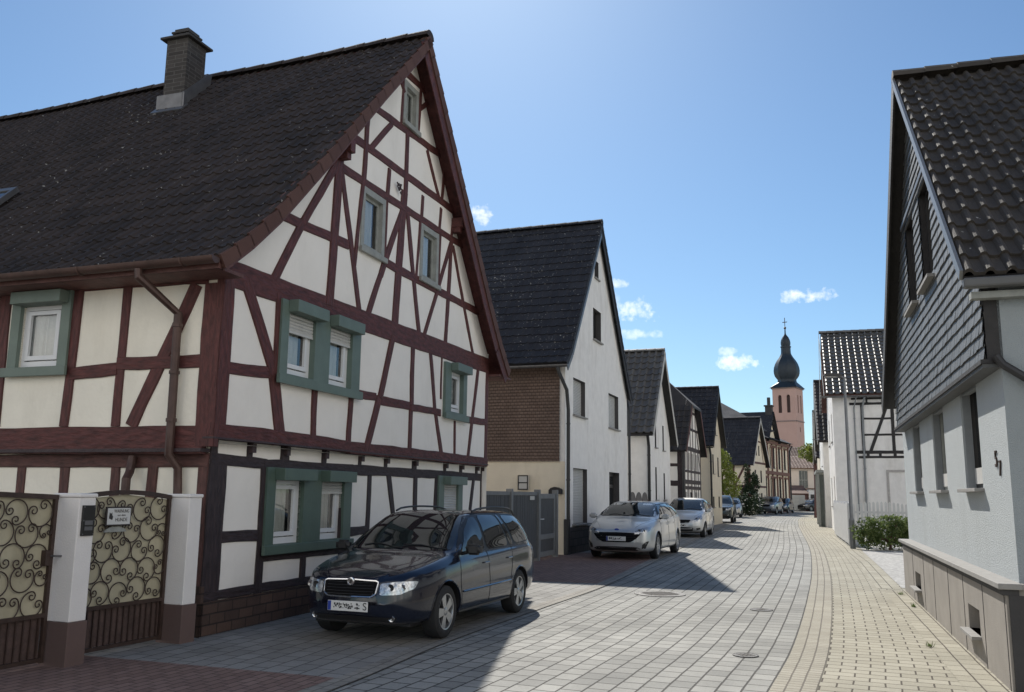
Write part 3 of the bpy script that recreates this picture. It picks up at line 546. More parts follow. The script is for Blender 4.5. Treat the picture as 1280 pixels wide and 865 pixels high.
# green windows
def curtain(parent, x0, x1, z0, z1, y, frac=.68, drop=.0):
    c = MB(); n = 26; xa = x0-.02; xb = x0+(x1-x0)*frac; pts = [(xa+(xb-xa)*i/n, y+.012*math.sin(i*1.9)+.006*math.sin(i*.7)) for i in range(n+1)]
    vs = [(p[0], p[1], z) for z in (z0-.02, z1+.02) for p in pts]; c.add(vs, [(i, i+1, i+n+2, i+n+1) for i in range(n)]); c.build('curtain', curtain_m, parent, smooth=True)
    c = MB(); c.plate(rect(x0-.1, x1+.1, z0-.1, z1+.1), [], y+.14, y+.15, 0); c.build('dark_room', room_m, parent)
def green_window(parent, ox0, ox1, oz0, oz1, ops, loc, rz=0, m=None, boxes=True, hung='tilt', y_pane=.05, slat=None, boxh=.16, sillm=None):
    m = m or green_paint; mb = MB(); mb.plate(rect(ox0, ox1, oz0, oz1), [rect(*o[0]) for o in ops], -.055, .03, 0)
    mb.box(ox0-.05, ox1+.04, -.10, -.056, oz0-.03, oz0+.085)
    w_ = mb.build('window', m, parent, loc, rz, bevel=.006)
    for (o, sh) in ops:
        x0, x1, z0, z1 = o
        c = MB(); e = .05
        c.plate(rect(x0, x1, z0, z1), [rect(x0+e, x1-e-.02, z0+e+.03, z1-e)], y_pane-.02, y_pane+.04, 0, back=False)
        c.plate(rect(x0+e+.015, x1-e-.03, z0+e+.045, z1-e-.01), [rect(x0+e+.06, x1-e-.09, z0+e+.10, z1-e-.06)], y_pane-.035, y_pane, 0, back=False)
        c.build('casement', upvc, w_, bevel=.004)
        c = MB(); c.plate(rect(x0+.03, x1-.03, z0+.04, z1-.03), [], y_pane+.002, y_pane+.003, 0, back=False, outer=False); pn = c.build('pane', clear_pane, w_)
        curtain(w_, x0, x1, z0, z1, y_pane+.05)
        if sh:
            c = MB(); n_ = max(1, int((z1-z0)*sh/.045)); 
            for i in range(n_):
                z = z1-.045*(i+1); q = y_pane-.06
                c.add([(x0+.01, q, z+.002), (x1-.01, q, z+.002), (x1-.01, q-.010, z+.024), (x0+.01, q-.010, z+.024), (x0+.01, q+.001, z+.043), (x1-.01, q+.001, z+.043), (x0+.01, q+.010, z+.047), (x1-.01, q+.010, z+.047)], [(0, 1, 2, 3), (3, 2, 5, 4), (4, 5, 7, 6)])
            c.box(x0+.01, x1-.01, y_pane-.072, y_pane-.045, z1-.045*n_-.03, z1-.045*n_); c.build('roller_shutter', slat or shutter_m, w_)
        if boxes:
            c = MB(); c.box(x0-.03, x1+.10, -.20, -.056, z1-.0, z1+boxh); c.build('shutter_box', m, w_, bevel=.006)
    return w_
green_window(h1, 1.14, 3.22, 2.98, 4.04, wl, (-.12, -.12, 0))
green_window(h1, 6.45, 7.5, 2.98, 4.0, [((6.72, 7.32, 3.1, 3.86), .0)], (-.12, -.12, 0), boxh=.15)
green_window(h1, 1.08, 3.22, .85, 1.90, [((1.27, 1.93, .94, 1.74), .0), ((2.38, 3.0, .95, 1.74), .18)], (0, 0, 0), m=green_dark, boxh=.15)
green_window(h1, 6.42, 7.55, .85, 1.92, [((6.66, 7.34, .94, 1.76), .95)], (0, 0, 0), m=green_paint, boxh=.15)
green_window(h1, -3.12, -2.18, 2.99, 4.02, [((-2.98, -2.32, 3.08, 3.86), 0)], (-.12, -.12, 0), R_(-90), m=mat('grey_green_paint', (.16, .205, .175), .6, .1, 4, .2, 40, stain=.12), boxh=.15)
for (a, b, c, d, pm) in ((3.14, 3.92, 5.24, 6.26, pane_blue), (5.28, 6.06, 5.28, 6.30, pane_blue), (4.44, 5.02, 7.82, 8.62, pane_blue)):
    mb = MB(); mb.plate(rect(a, b, c, d), [rect(a+.1, b-.1, c+.1, d-.1)], -.02, .06, 0); mb.box(a-.04, b+.04, -.07, -.021, c-.03, c+.05); w_ = mb.build('window', grey_wood, h1, (-.12, -.12, 0), bevel=.005)
    mb = MB(); mb.plate(rect(a+.1, b-.1, c+.1, d-.1), [rect(a+.15, b-.15, c+.15, d-.15)], .05, .08, 0, back=False); mb.build('casement', grey_wood, w_)
    mb = MB(); mb.plate(rect(a+.09, b-.09, c+.09, d-.09), [], .07, .071, 0, back=False, outer=False); mb.build('pane', clear_pane, w_); curtain(w_, a+.1, b-.1, c+.1, d-.1, .10, .72)
# ------------------------------------------------------------------ second left house
A2 = (1.49, 24.24)
h2 = thing('gabled_house', 'white gabled house with brown shingled side wall, behind the grey plank fence', 'house', (A2[0], A2[1], 0), az2rz(20.3), 'houses along the street')
o2 = [(0, 0), (7.62, 0), (7.62, 5.3), (7.30, 5.60), (3.62, 10.18), (.35, 5.75), (0, 5.4)]
hz = [(3.2, 3.7, 8.45, 9.02), (3.0, 3.98, 6.42, 7.42), (.78, 2.05, 3.86, 4.92), (4.92, 6.3, 3.80, 4.93), (.78, 2.25, .80, 2.35), (4.95, 6.35, .42, 2.35)]
wallbox(h2, plaster_white, 0, 7.62, 0, 11, 5.45, o2, [rect(*h) for h in hz], xr_ze=5.35, hmat=mat('shaded_reveal', (.07, .065, .065), .7, .1, 5))  # shade inside the window reveals is put into a dark colour
win(h2, *hz[0], y=.14, fm=dark_frame, sill=.06); win(h2, *hz[1], y=.16, fm=dark_frame, sill=.08, mull=2)
win(h2, *hz[2], y=.16, fm=dark_frame, sill=.08, shutter=.98); win(h2, *hz[3], y=.16, fm=dark_frame, sill=.08, shutter=.98)
win(h2, *hz[4], y=.16, fm=dark_frame, sill=.12, shutter=.98, sillw=.1)
dr = win(h2, *hz[5], y=.18, fm=dark_frame, mull=1, trans=1.9, name='door', fr=.12)
mb = MB(); mb.tube([(5.15, .12, 1.3), (5.15, .12, 1.55)], .015, 6); mb.build('handle', zinc, dr)
mb = MB(); mb.box(4.9, 6.4, -.5, .2, 0, .2); mb.box(4.9, 6.4, -.25, .2, .2, .40); mb.build('doorstep', stone_sill, h2, bevel=.01)
dps = (brickmat('dark_plinth_stone', (.045, .040, .040), (.065, .058, .055), (.02, .02, .02), .4, .2, .012, uvw='Object', rot=(R_(90), 0, 0), bump=.8))
for (a_, b_, c_, d_) in ((-.03, 2.9, .07, .72), (2.901, 4.85, .05, .62), (6.45, 7.65, .05, .62)): mb = MB(); mb.box(a_, b_, -c_, 0, 0, d_); mb.build('plinth', dps, h2, bevel=.01)
mb = MB(); mb.box(-.12, -.07, -.1, 0, 0, .95); mb.box(-.12, 0.1, -.12, -.07, 0, .95); mb.build('corner_plinth', dark_socle, h2)
shing = brickmat('brown_shingles', (.150, .106, .086), (.182, .130, .105), (.095, .067, .054), .115, .088, .010, uvw='Object', rot=(R_(90), R_(90), 0), bump=1.0, var=.15)
mb = MB()
for r in range(34):     # overlapping shingle courses on the eaves wall
    z = 2.5+r*.088
    mb.add([(-.055, .15, z), (-.055, 11, z), (-.028, 11, z+.091), (-.028, .15, z+.091)], [(0, 1, 2, 3)]); mb.add([(-.028, .15, z), (-.028, 11, z), (-.055, 11, z), (-.055, .15, z)], [(0, 1, 2, 3)])
mb.build('shingle_cladding', shing, h2)
s = MB(); s.plate(rect(-11, -.0, 0, 2.5), [], -.012, 0, 0, back=False); mbx = MB(); merge(mbx, s, SIDE); mbx.build('side_render', plaster_pale, h2)
P2 = [(-.40, 5.18), (.1, 5.66), (3.62, 10.36)]; P2R = [(7.9, 5.05), (7.4, 5.6), (3.62, 10.36)]
mb = roof_slope('r', 0, 0, -.14, 11.2, P2, .26, .33, .026, .03, 21, samples=[(0, 0), (.2, .9), (.35, .6), (.5, 0), (.8, 0)])
merge(mb, roof_slope('r', 0, 0, -.14, 11.2, P2R, .26, .33, .026, .03, 22, samples=[(0, 0), (.3, .9), (.5, 0)]), Matrix.Identity(4)); ridge_caps(mb, 3.62, 10.40, -.16, 11.2, .11, .4)
mb.build('roof', [t_h2, black_timber if False else timber_black], h2)
verge_tiles(h2, P2, -.14, t_h2, .16, .33, .1, lift=0); verge_tiles(h2, P2R, -.14, t_h2, .16, .33, .1, lift=0)
verge_boards(h2, P2, -.13, .16, .02, zinc, out=-.12); verge_boards(h2, P2R, -.13, .2, .02, timber_black, out=-.12)
gutter(h2, -.42, 5.12, -.2, 11, zinc, .07)
pipe(h2, [(-.42, .1, 5.05), (-.42, .05, 4.9), (-.12, -.08, 4.45), (-.10, -.12, 3.9), (-.10, -.12, .1)], black_pipe, .05)
pipe(h2, [(8.0, .1, 5.0), (7.72, -.05, 4.6), (7.7, -.06, .1)], black_pipe, .05)
mb = MB(); mb.box(-.14, -.056, 1.02, 1.32, 1.72, 2.12); bx_ = mb.build('meter_box', soffit_white, h2, bevel=.01)
mb = MB(); mb.box(-.148, -.141, 1.02, 1.05, 1.72, 2.12); mb.box(-.148, -.141, 1.29, 1.32, 1.72, 2.12); mb.box(-.148, -.141, 1.02, 1.32, 1.9, 1.93); mb.box(-.148, -.141, 1.02, 1.32, 2.09, 2.12); mb.box(-.148, -.141, 1.02, 1.32, 1.72, 1.75); mb.build('box_frame', timber_black, bx_)
mb = MB(); mb.plate([(-.42, 0), (-.06, 0), (-.06, .12), (-.15, .17), (-.26, .19), (-.36, .16), (-.42, .1)], [], -.17, -.03, 0, ); m2_ = MB(); merge(m2_, mb, Matrix.Translation((0, .0, 1.62)) @ SIDE); m2_.build('nameplate_lamp', timber_black, h2, bevel=.01)
# ------------------------------------------------------------------ further left houses
A3 = (5.307, 34.45)
h3 = thing('gabled_house', 'narrow white gabled house with slit windows, second white house on the left', 'house', (*A3, 0), az2rz(20.5), 'houses along the street')
o3 = [(0, 0), (4.9, 0), (4.9, 4.1), (2.45, 7.45), (0, 4.2)]
w3 = [(1.55, 1.85, 3.55, 4.75), (3.2, 3.5, 3.5, 4.55), (1.55, 1.85, 1.45, 2.75), (3.3, 3.6, 1.45, 2.55), (2.3, 2.5, 6.0, 6.3)]
wallbox(h3, plaster_white, 0, 4.9, 0, 9, 4.2, o3, [rect(*h) for h in w3], hmat=MATS['shaded_reveal'])
for h in w3: win(h3, *h, y=.08, fm=dark_frame, sill=.08, sillw=.08, fr=.035)
P3 = [(-.3, 4.0), (2.45, 7.65)]; P3R = [(5.25, 3.85), (2.45, 7.65)]
mb = roof_slope('r', 0, 0, -.3, 9.2, P3, .285, .34, .072, .05, 31, samples=[(0, 0), (.1, .8), (.22, 1), (.34, .8), (.45, .05), (.75, -.05)]); merge(mb, roof_slope('r', 0, 0, -.3, 9.2, P3R, .3, .36, .05, .03, 32), Matrix.Identity(4)); ridge_caps(mb, 2.45, 7.7, -.3, 9.2, .11)
mb.build('roof', [t_r2, timber_black], h3); verge_boards(h3, P3, -.3, .2, .02, soffit_white); verge_boards(h3, P3R, -.3, .2, .02, soffit_white)
gutter(h3, -.34, 3.95, -.3, 9, black_pipe); pipe(h3, [(-.34, -.1, 3.9), (-.05, -.08, 3.5), (-.05, -.08, .1)], black_pipe, .06)
# scalloped fence between the two white houses
fs_ = thing('plank_fence', 'short weathered plank fence with scalloped tops between the two white houses', 'fence', (A3[0]-.342*3.25, A3[1]-.94*3.25, 0), az2rz(20.5))
mb = MB()
for i in range(3):
    x0_ = .05+i*1.05; pts = [(x0_, .1), (x0_+1.0, .1)]+[(x0_+.5+.5*math.cos(t), 1.35+.38*math.sin(t)) for t in [math.pi*k/10 for k in range(11)]]
    mb.plate(pts, [], 0, .03, 0)
mb.build('plank_panel', mat('weathered_plank', (.13, .12, .11), .85, .25, 9, .3, 30), fs_); mb = MB()
for x_ in (0, 1.05, 2.1, 3.15): mb.box(x_-.05, x_+.04, -.04, .06, 0, 1.45)
mb.build('post', timber_brown, fs_)
A4 = (7.90, 41.27)
h4 = thing('half_timbered_house', 'small half-timbered house with half-hipped roof between two pale gabled houses', 'house', (*A4, 0), az2rz(20.8), 'houses along the street')
o4 = [(.3, 0), (6.0, 0), (6.0, 3.9), (4.7, 6.3), (2.0, 6.3), (.3, 3.95)]
w4 = [(1.3, 1.7, 2.9, 3.7), (2.3, 2.7, 2.9, 3.7), (3.3, 3.75, 2.9, 3.7), (4.5, 4.95, 2.9, 3.7), (1.2, 1.7, .9, 1.8), (2.6, 3.1, .9, 1.8), (4.2, 4.8, .9, 1.8), (2.9, 3.5, 4.9, 5.6)]
wallbox(h4, plaster_gable, .3, 6.0, 0, 8, 3.95, o4, [rect(*h) for h in w4])
for h in w4: win(h4, *h, y=.06, fm=dark_frame, fr=.04)
b4 = [((.3, 3.9), (6, 3.9), .2), ((.3, 2.3), (6, 2.3), .2), ((.3, 2.0), (6, 2.0), .16), ((.3, 2.8), (6, 2.8), .12), ((.3, .5), (6, .5), .5), ((.4, 0), (.4, 3.9), .2), ((5.9, 0), (5.9, 3.9), .2), ((1.4, 4.9), (5.3, 4.9), .13), ((2, 5.75), (4.7, 5.75), .12)]
for x_ in (1.15, 1.85, 2.15, 2.85, 3.15, 3.9, 4.35, 5.1): b4 += [((x_, .5), (x_, 3.9), .1)]
for x_ in (1.9, 2.8, 3.6, 4.5): b4 += [((x_, 3.9), (x_, 5.9 if 2 < x_ < 4.6 else 4.9), .1)]
b4 += [((.5, 3.0), (1.1, 3.8), .1), ((5.8, 3.0), (5.2, 3.8), .1), ((.9, 4.0), (1.7, 4.9), .1), ((5.4, 4.0), (4.8, 4.9), .1)]
beams(h4, b4, timber_dark, seed=40)
s4 = [((-z_, .5), (-z_, 3.9), .2) for z_ in (.1, 1.4, 2.8, 4.2, 5.6)]+[((-8, 2.2), (0, 2.2), .25), ((-8, .6), (0, .6), .9), ((-8, 3.05), (0, 3.05), .14)]
beams(h4, s4, timber_dark, loc=(.3, 0, 0), rz=R_(-90), seed=41)
P4 = [(-.1, 3.7), (3.15, 7.6)]; P4R = [(6.4, 3.7), (3.15, 7.6)]
mb = roof_slope('r', 0, 0, 1.35, 8.2, P4, .3, .36, .055, .03, 41); merge(mb, roof_slope('r', 0, 0, 1.35, 8.2, P4R, .3, .36, .045, .03, 42), Matrix.Identity(4)); ridge_caps(mb, 3.15, 7.65, 1.35, 8.2)
# lower parts of both slopes run on to the verge; the hip closes the top
hzip = 6.0; tpt = (hzip-3.7)/3.9; P4b = [(-.1, 3.7), (-.1+3.25*tpt, hzip)]; P4c = [(6.4, 3.7), (6.4-3.25*tpt, hzip)]
merge(mb, roof_slope('r', 0, 0, -.3, 1.35, P4b, .3, .36, .045, .03, 43), Matrix.Identity(4)); merge(mb, roof_slope('r', 0, 0, -.3, 1.35, P4c, .3, .36, .045, .03, 44), Matrix.Identity(4))
xl, xr_ = P4b[1][0], P4c[1][0]
mb.add([(xl, -.35, hzip), (xr_, -.35, hzip), (3.15, 1.4, 7.68)], [(0, 1, 2)], 0, [(1, 1)]*3)
mb.add([(xl, -.35, hzip), (3.15, 1.4, 7.68), (xl, 1.36, hzip)], [(0, 1, 2)], 0, [(3, 1)]*3); mb.add([(xr_, -.35, hzip), (3.15, 1.4, 7.68), (xr_, 1.36, hzip)], [(0, 2, 1)], 0, [(5, 1)]*3)
mb.add([(xl, -.35, hzip), (xr_, -.35, hzip), (xr_, -.35, hzip-.12), (xl, -.35, hzip-.12)], [(0, 3, 2, 1)], 1, [(1, 1)]*4)
mb.build('roof', [t_mid, timber_black], h4); pipe(h4, [(.15, -.12, 3.7), (.15, -.12, .1)], black_pipe, .06)
verge_boards(h4, P4b, -.3, .16, .02, timber_brown); verge_boards(h4, P4c, -.3, .16, .02, timber_brown)
A5 = (10.95, 49.2)
h5 = thing('gabled_house', 'cream rendered gabled house with small paired windows, left of the yellow-green tree', 'house', (*A5, 0), az2rz(21), 'houses along the street')
o5 = [(.5, 0), (5.3, 0), (5.3, 4.9), (2.95, 7.75), (.5, 4.7)]
w5 = [(1.7, 2.2, 2.9, 4.0), (3.7, 4.2, 2.8, 3.9), (2.2, 2.6, 5.2, 5.9), (3.1, 3.5, 5.2, 5.9), (1.6, 2.1, 1.0, 1.6), (3.8, 4.3, 1.0, 1.6)]
wallbox(h5, plaster_pale, .5, 5.3, 0, 8, 4.7, o5, [rect(*h) for h in w5], hmat=MATS['shaded_reveal'])
for h in w5: win(h5, *h, y=.08, fm=dark_frame, sill=.08, fr=.04)
P5 = [(.1, 4.4), (2.95, 7.98)]; P5R = [(5.75, 4.6), (2.95, 7.98)]
mb = roof_slope('r', 0, 0, -.3, 8.2, P5, .3, .36, .04, .03, 51); merge(mb, roof_slope('r', 0, 0, -.3, 8.2, P5R, .3, .36, .04, .03, 52), Matrix.Identity(4)); ridge_caps(mb, 2.95, 8.03, -.3, 8.2)
mb.build('roof', [t_h2, timber_black], h5); verge_boards(h5, P5, -.3, .2, .02, timber_black); verge_boards(h5, P5R, -.3, .2, .02, timber_black)
gutter(h5, .05, 4.32, -.3, 8, black_pipe); pipe(h5, [(.05, -.1, 4.3), (.4, -.1, 3.9), (.42, -.1, .1)], black_pipe, .06)
# wall pieces and dark gate between house 4 and 5, low dark hedge-side fence
A6 = (22.7, 84.0)
h6 = thing('half_timbered_house', 'timbered house with broad dark roof and pale gable, right of the yellow tree', 'house', (*A6, 0), az2rz(28), 'houses along the street')
o6 = [(0, 0), (6.6, 0), (6.6, 5.0), (3.3, 9.1), (0, 4.9)]
w6 = [(1.7, 2.3, 3.0, 4.2), (4.2, 4.8, 3.0, 4.2), (2.4, 2.9, 5.6, 6.6), (3.6, 4.1, 5.6, 6.6), (1.7, 2.3, .9, 2.0), (4.2, 4.8, .9, 2.0)]
wallbox(h6, plaster_pale, 0, 6.6, 0, 11, 4.9, o6, [rect(*h) for h in w6], hmat=MATS['shaded_reveal'])
for h in w6: win(h6, *h, y=.06, fm=dark_frame, fr=.06, mull=1)
beams(h6, [((-z_, .3), (-z_, 4.8), .2) for z_ in (.1, 1.6, 3.1, 4.6, 6.1)]+[((-11, 2.6), (0, 2.6), .25), ((-1.5, 2.7), (-.4, 4.8), .2), ((-3.0, 2.7), (-2.2, 4.8), .2)], timber_brown, rz=R_(-90), seed=60)
beams(h6, [((0, 2.6), (6.6, 2.6), .2), ((0, 4.9), (6.6, 4.9), .2), ((1.0, 5), (1.8, 7), .15), ((5.6, 5), (4.8, 7), .15), ((2, 7), (4.6, 7), .15)], timber_brown, seed=61)
P6 = [(-.5, 4.6), (3.3, 9.3)]; P6R = [(7.1, 4.6), (3.3, 9.3)]
mb = roof_slope('r', 0, 0, -.4, 11.2, P6, .4, .45, .04, .03, 61, samples=[(0, 0), (.25, 1), (.5, 0)]); merge(mb, roof_slope('r', 0, 0, -.4, 11.2, P6R, .4, .45, .04, .03, 62, samples=[(0, 0), (.25, 1), (.5, 0)]), Matrix.Identity(4)); ridge_caps(mb, 3.3, 9.36, -.4, 11.2, .15, .6)
mb.build('roof', [t_h2, timber_black], h6); verge_boards(h6, P6, -.4, .22, .02, soffit_white); verge_boards(h6, P6R, -.4, .22, .02, soffit_white)
# grey hipped house behind
hh = thing('hipped_house', 'house with grey hipped slate roof rising behind the dark roofed timbered house', 'house', (22.0, 98.0, 0), az2rz(90), 'houses along the street')
mb = MB(); mb.box(-4.5, 5.5, -4, 5, 0, 8.6); mb.build('wall', plaster_pale, hh)
mb = MB(); a = [(-5, -4.5, 8.5), (6, -4.5, 8.5), (6, 5.5, 8.5), (-5, 5.5, 8.5), (1.0, .5, 12.0), (1.6, .5, 12.0)]
for f in ((0, 1, 5, 4), (1, 2, 5), (2, 3, 4, 5), (3, 0, 4)): mb.add([a[i] for i in f], [tuple(range(len(f)))], 0, [(a[i][0]*2, a[i][2]*2) for i in f])
mb.add(a[:4], [(0, 3, 2, 1)], 0, [(0, 0)]*4); mb.build('roof', t_grey, hh)
# ornate town house
A7 = (26.2, 92.0)
brick7 = mat('brown_brick_trim', (.16, .085, .065), .85, .2, 8)
h7 = thing('town_house', 'tall town house with brown stone strips and a chimney on its small gable', 'house', (*A7, 0), az2rz(29), 'houses along the street')
o7 = [(0, 0), (12.2, 0), (12.2, 7.6), (6.2, 7.6), (3.7, 10.4), (1.2, 7.6), (0, 7.6)]
w7 = []
for x_ in (.5, 2.6, 4.4, 7.2, 10.0): w7 += [(x_, x_+.95, 4.7, 6.9), (x_, x_+.95, 1.4, 3.6)]
wallbox(h7, plaster_pale, 0, 12.2, 0, 12, 7.6, o7, [rect(*h) for h in w7], hmat=MATS['shaded_reveal'])
for h in w7: win(h7, *h, y=.16, fm=dark_frame, fr=.1, sill=.15, mull=2, trans=(h[3]-.7))
mb = MB()
for x_ in (-.12, 1.75, 3.75, 6.0, 8.7, 11.9): mb.box(x_, x_+.32, -.12, 0, 0, 7.6)
for z_ in (.0, 4.0, 7.25): mb.box(-.2, 12.4, -.2, -.121, z_, z_+(.9 if z_ == 0 else .35))
for h in w7: mb.box(h[0]-.15, h[1]+.15, -.16, -.001, h[3], h[3]+.22)
mb.build('stone_strip', brick7, h7)
mb = MB(); v = [(-.5, -.6, 7.7), (12.7, -.6, 7.7), (12.7, 12.5, 7.7), (-.5, 12.5, 7.7), (2.5, 6, 10.9), (9.5, 6, 10.9)]
for f in ((0, 1, 5, 4), (1, 2, 5), (2, 3, 4, 5), (3, 0, 4), (0, 3, 2, 1)): mb.add([v[i] for i in f], [tuple(range(len(f)))], 0, [(v[i][0]*2, v[i][2]*2) for i in f])
mb.add([(.9, -.5, 7.4), (3.7, -.5, 10.75), (3.7, 6, 10.75), (.9, 6, 7.4)], [(0, 1, 2, 3)], 0, [(0, 0)]*4); mb.add([(6.5, -.5, 7.4), (6.5, 6, 7.4), (3.7, 6, 10.75), (3.7, -.5, 10.75)], [(0, 1, 2, 3)], 0, [(0, 0)]*4)
rf = mb.build('roof', t_h2, h7)
mb = MB(); mb.box(3.4, 4.1, -.3, .4, 9.9, 11.3); mb.box(3.3, 4.2, -.4, .5, 11.3, 11.45); mb.box(3.6, 3.9, -.1, .2, 11.45, 12.3); mb.build('chimney', dark_socle, rf)
gutter(h7, 0, 0, 0, 1, black_pipe) if False else None
pipe(h7, [(12.4, -.5, 7.5), (12.3, -.2, 6.9), (12.3, -.2, .1)], black_pipe, .09)
# nave and low outbuildings at the end of the street
pinkw = mat('pink_render', (.68, .60, .53), .92, .05, 1.0, .2, 30, stain=.1)
nv = thing('church_annex', 'low church building with red tiled roof and lattice window closing the street', 'church building', (34.0, 113.0, 0), az2rz(96), 'church buildings')
oN = [(0, 0), (14, 0), (14, 5.4), (0, 5.4)]
wallbox(nv, pinkw, 0, 14, 0, 9, 5.4, oN, [rect(2.6, 3.7, 2.6, 5.0)])
win(nv, 2.6, 3.7, 2.6, 5.0, y=.1, fm=grey_wood, mull=3, trans=3.8, fr=.08)
mb = MB(); v = [(-.4, -.5, 5.3), (14.5, -.5, 5.3), (14.5, 9.5, 5.3), (-.4, 9.5, 5.3), (1.0, 3, 7.0), (14.5, 3, 7.0)]
tmp = roof_slope('r', 0, 0, -14.5, .4, [(-.5, 5.3), (3.2, 6.95)], .4, .45, .05, .03, 71, samples=[(0, 0), (.25, 1), (.5, 0)])
mbn = MB(); merge(mbn, tmp, Matrix.Rotation(R_(90), 4, 'Z')); mbn.add([(-.4, 3.2, 6.9), (14.5, 3.2, 6.9), (14.5, 9.5, 5.3), (-.4, 9.5, 5.3)], [(0, 1, 2, 3)], 0, [(0, 0)]*4)
mbn.build('roof', [t_red, brick7], nv)
nv2 = thing('church_wing', 'upper church wing with a brown tiled roof at the foot of the pink tower', 'church building', (38.5, 128.0, 0), az2rz(96), 'church buildings')
mb = MB(); mb.box(-1.5, 12, 0, 8, 0, 7.0); mb.build('wall', pinkw, nv2)
mb = MB(); merge(mb, roof_slope('r', 0, 0, -12.5, 1.9, [(-.6, 6.7), (3.5, 9.0)], .4, .45, .05, .03, 72, samples=[(0, 0), (.25, 1), (.5, 0)]), Matrix.Rotation(R_(90), 4, 'Z')); mb.build('roof', [tilemat('brown_church_tiles', (.06, .035, .03), (.13, .08, .06)), brick7], nv2)
sh_ = thing('garden_shed', 'small shed with red roof and white end in front of the low church building', 'shed', (33.2, 108.5, 0), az2rz(96))
mb = MB(); mb.box(0, 3.0, 0, 2.5, 0, 2.2); mb.build('wall', timber_brown, sh_); mb = MB(); mb.box(3.0, 4.6, -.2, 2.5, 0, 2.6); mb.box(3.4, 3.7, -.24, -.2, 1.2, 1.7, 0); e_ = mb.build('end_wall', upvc, sh_)
mb = MB(); mb.box(3.2, 3.6, -.26, -.205, 1.5, 2.0); mb.box(4.0, 4.4, -.26, -.205, 1.5, 2.0); mb.build('window', dark_frame, sh_)
mb = MB(); mb.add([(-.3, -.4, 2.1), (3.0, -.4, 2.1), (3.0, 2.8, 3.1), (-.3, 2.8, 3.1)], [(0, 1, 2, 3)], 0, [(0, 0), (8, 0), (8, 8), (0, 8)]); mb.box(2.9, 4.9, -.5, 2.8, 2.62, 2.75); mb.build('roof', t_red, sh_)
# grey cabinets / container beside
cb = thing('storage_container', 'pale grey metal container behind the cars at the end of the street', 'container', (33.1, 105.5, 0), az2rz(96))
mb = MB(); mb.box(0, 1.7, 0, 1.5, .1, 1.9); 
for i in range(6): mb.box(.1+i*.28, .2+i*.28, -.05, 0, .2, 1.8)
mb.build('body', mat('grey_sheet', (.34, .35, .35), .6, .08, 3), cb)
# ------------------------------------------------------------------ church tower
TW = (59.0, 187.0)
tw = thing('church_tower', 'pink church tower with dark slate onion dome and cross', 'tower', (*TW, 0), az2rz(112+14), 'church buildings')
tp = mat('pink_tower_render', (.46, .31, .27), .9, .05, .5, .1, 10, stain=.06)
hw = 2.45
mb = MB()
def tface(k):
    s = MB(); hs = []
    for xx in (-1.25, .55): 
        hs.append([(xx, 19.2), (xx+.75, 19.2), (xx+.75, 22.6)]+[(xx+.375+.375*math.cos(t), 22.6+.4*math.sin(t)) for t in [math.pi*i/6 for i in range(1, 6)]]+[(xx, 22.6)])
    hs.append(rect(-.35, .15, 15.2, 16.2) if k % 2 else rect(.6, 1.0, 11.5, 12.6))
    s.plate(rect(-hw, hw, 0, 24.6), hs, -hw, -hw+.35, 0, back=False, outer=False); return s
for k in range(4): merge(mb, tface(k), Matrix.Rotation(R_(90*k), 4, 'Z'))
tb = mb.build('wall', tp, tw)
mb = MB(); mb.box(-hw+.36, hw-.36, -hw+.36, hw-.36, 10, 24.5); mb.build('louvre', mat('dark_louvre', (.05, .03, .028), .8), tw)
mb = MB()
for k in range(4):
    T = Matrix.Rotation(R_(90*k), 4, 'Z'); mb.box(-hw-.12, hw+.12, -hw-.12, -hw, 17.3, 17.55, T=T); mb.box(-hw-.2, hw+.2, -hw-.2, -hw, 24.3, 24.6, T=T)
mb.build('cornice', mat('grey_cornice', (.22, .17, .16), .8), tw)
slate_d = mat('dome_slate', (.014, .024, .036), .5, .25, 1.2, .6, 6, spec=.4)
mb = MB(); rot8 = Matrix.Rotation(R_(22.5), 4, 'Z')
v = [(-2.9, -2.9, 24.55), (2.9, -2.9, 24.55), (2.9, 2.9, 24.55), (-2.9, 2.9, 24.55)]
o8 = [(2.0*math.cos(R_(22.5+45*k)), 2.0*math.sin(R_(22.5+45*k)), 25.9) for k in range(8)]
mid4 = [(2.5*math.cos(R_(22.5+45*k)), 2.5*math.sin(R_(22.5+45*k)), 25.1) for k in range(8)]
mb.add([(x_*1.0, y_*1.0, z_) for x_, y_, z_ in v], [(0, 3, 2, 1)])
cor = {0: 2, 1: 2, 2: 3, 3: 3, 4: 0, 5: 0, 6: 1, 7: 1}
for k in range(8):
    a, b = o8[k], o8[(k+1) % 8]
    if cor[k] == cor[(k+1) % 8]: mb.add([v[cor[k]], a, b], [(0, 2, 1)])
    else: mb.add([v[cor[k]], v[cor[(k+1) % 8]], b, a], [(0, 1, 2, 3)])
prof = [(2.3, 25.9), (2.2, 26.3), (2.25, 26.5), (2.5, 26.75), (2.85, 27.2), (3.05, 27.8), (3.1, 28.4), (3.0, 29.1), (2.7, 29.9), (2.25, 30.6), (1.75, 31.2), (1.35, 31.8), (1.18, 32.2), (1.15, 32.9), (1.15, 33.4), (1.28, 33.45), (1.28, 33.7), (1.05, 33.75), (1.15, 34.1), (1.18, 34.5), (1.05, 35.1), (.75, 35.7), (.4, 36.1), (.18, 36.4), (.13, 37.6)]; prof = [(a*.87, b) for a, b in prof]
mb.lathe(prof, 8, T=rot8); mb.build('onion_dome', slate_d, tw, smooth=True, ang=30)
mb = MB(); mb.lathe([(.0, 37.4), (.25, 37.6), (.28, 37.85), (.0, 38.1)], 10); mb.tube([(0, 0, 37.8), (0, 0, 40.0)], .07, 6); mb.box(-.5, .5, -.06, .06, 38.95, 39.1); mb.build('cross', iron, tw)
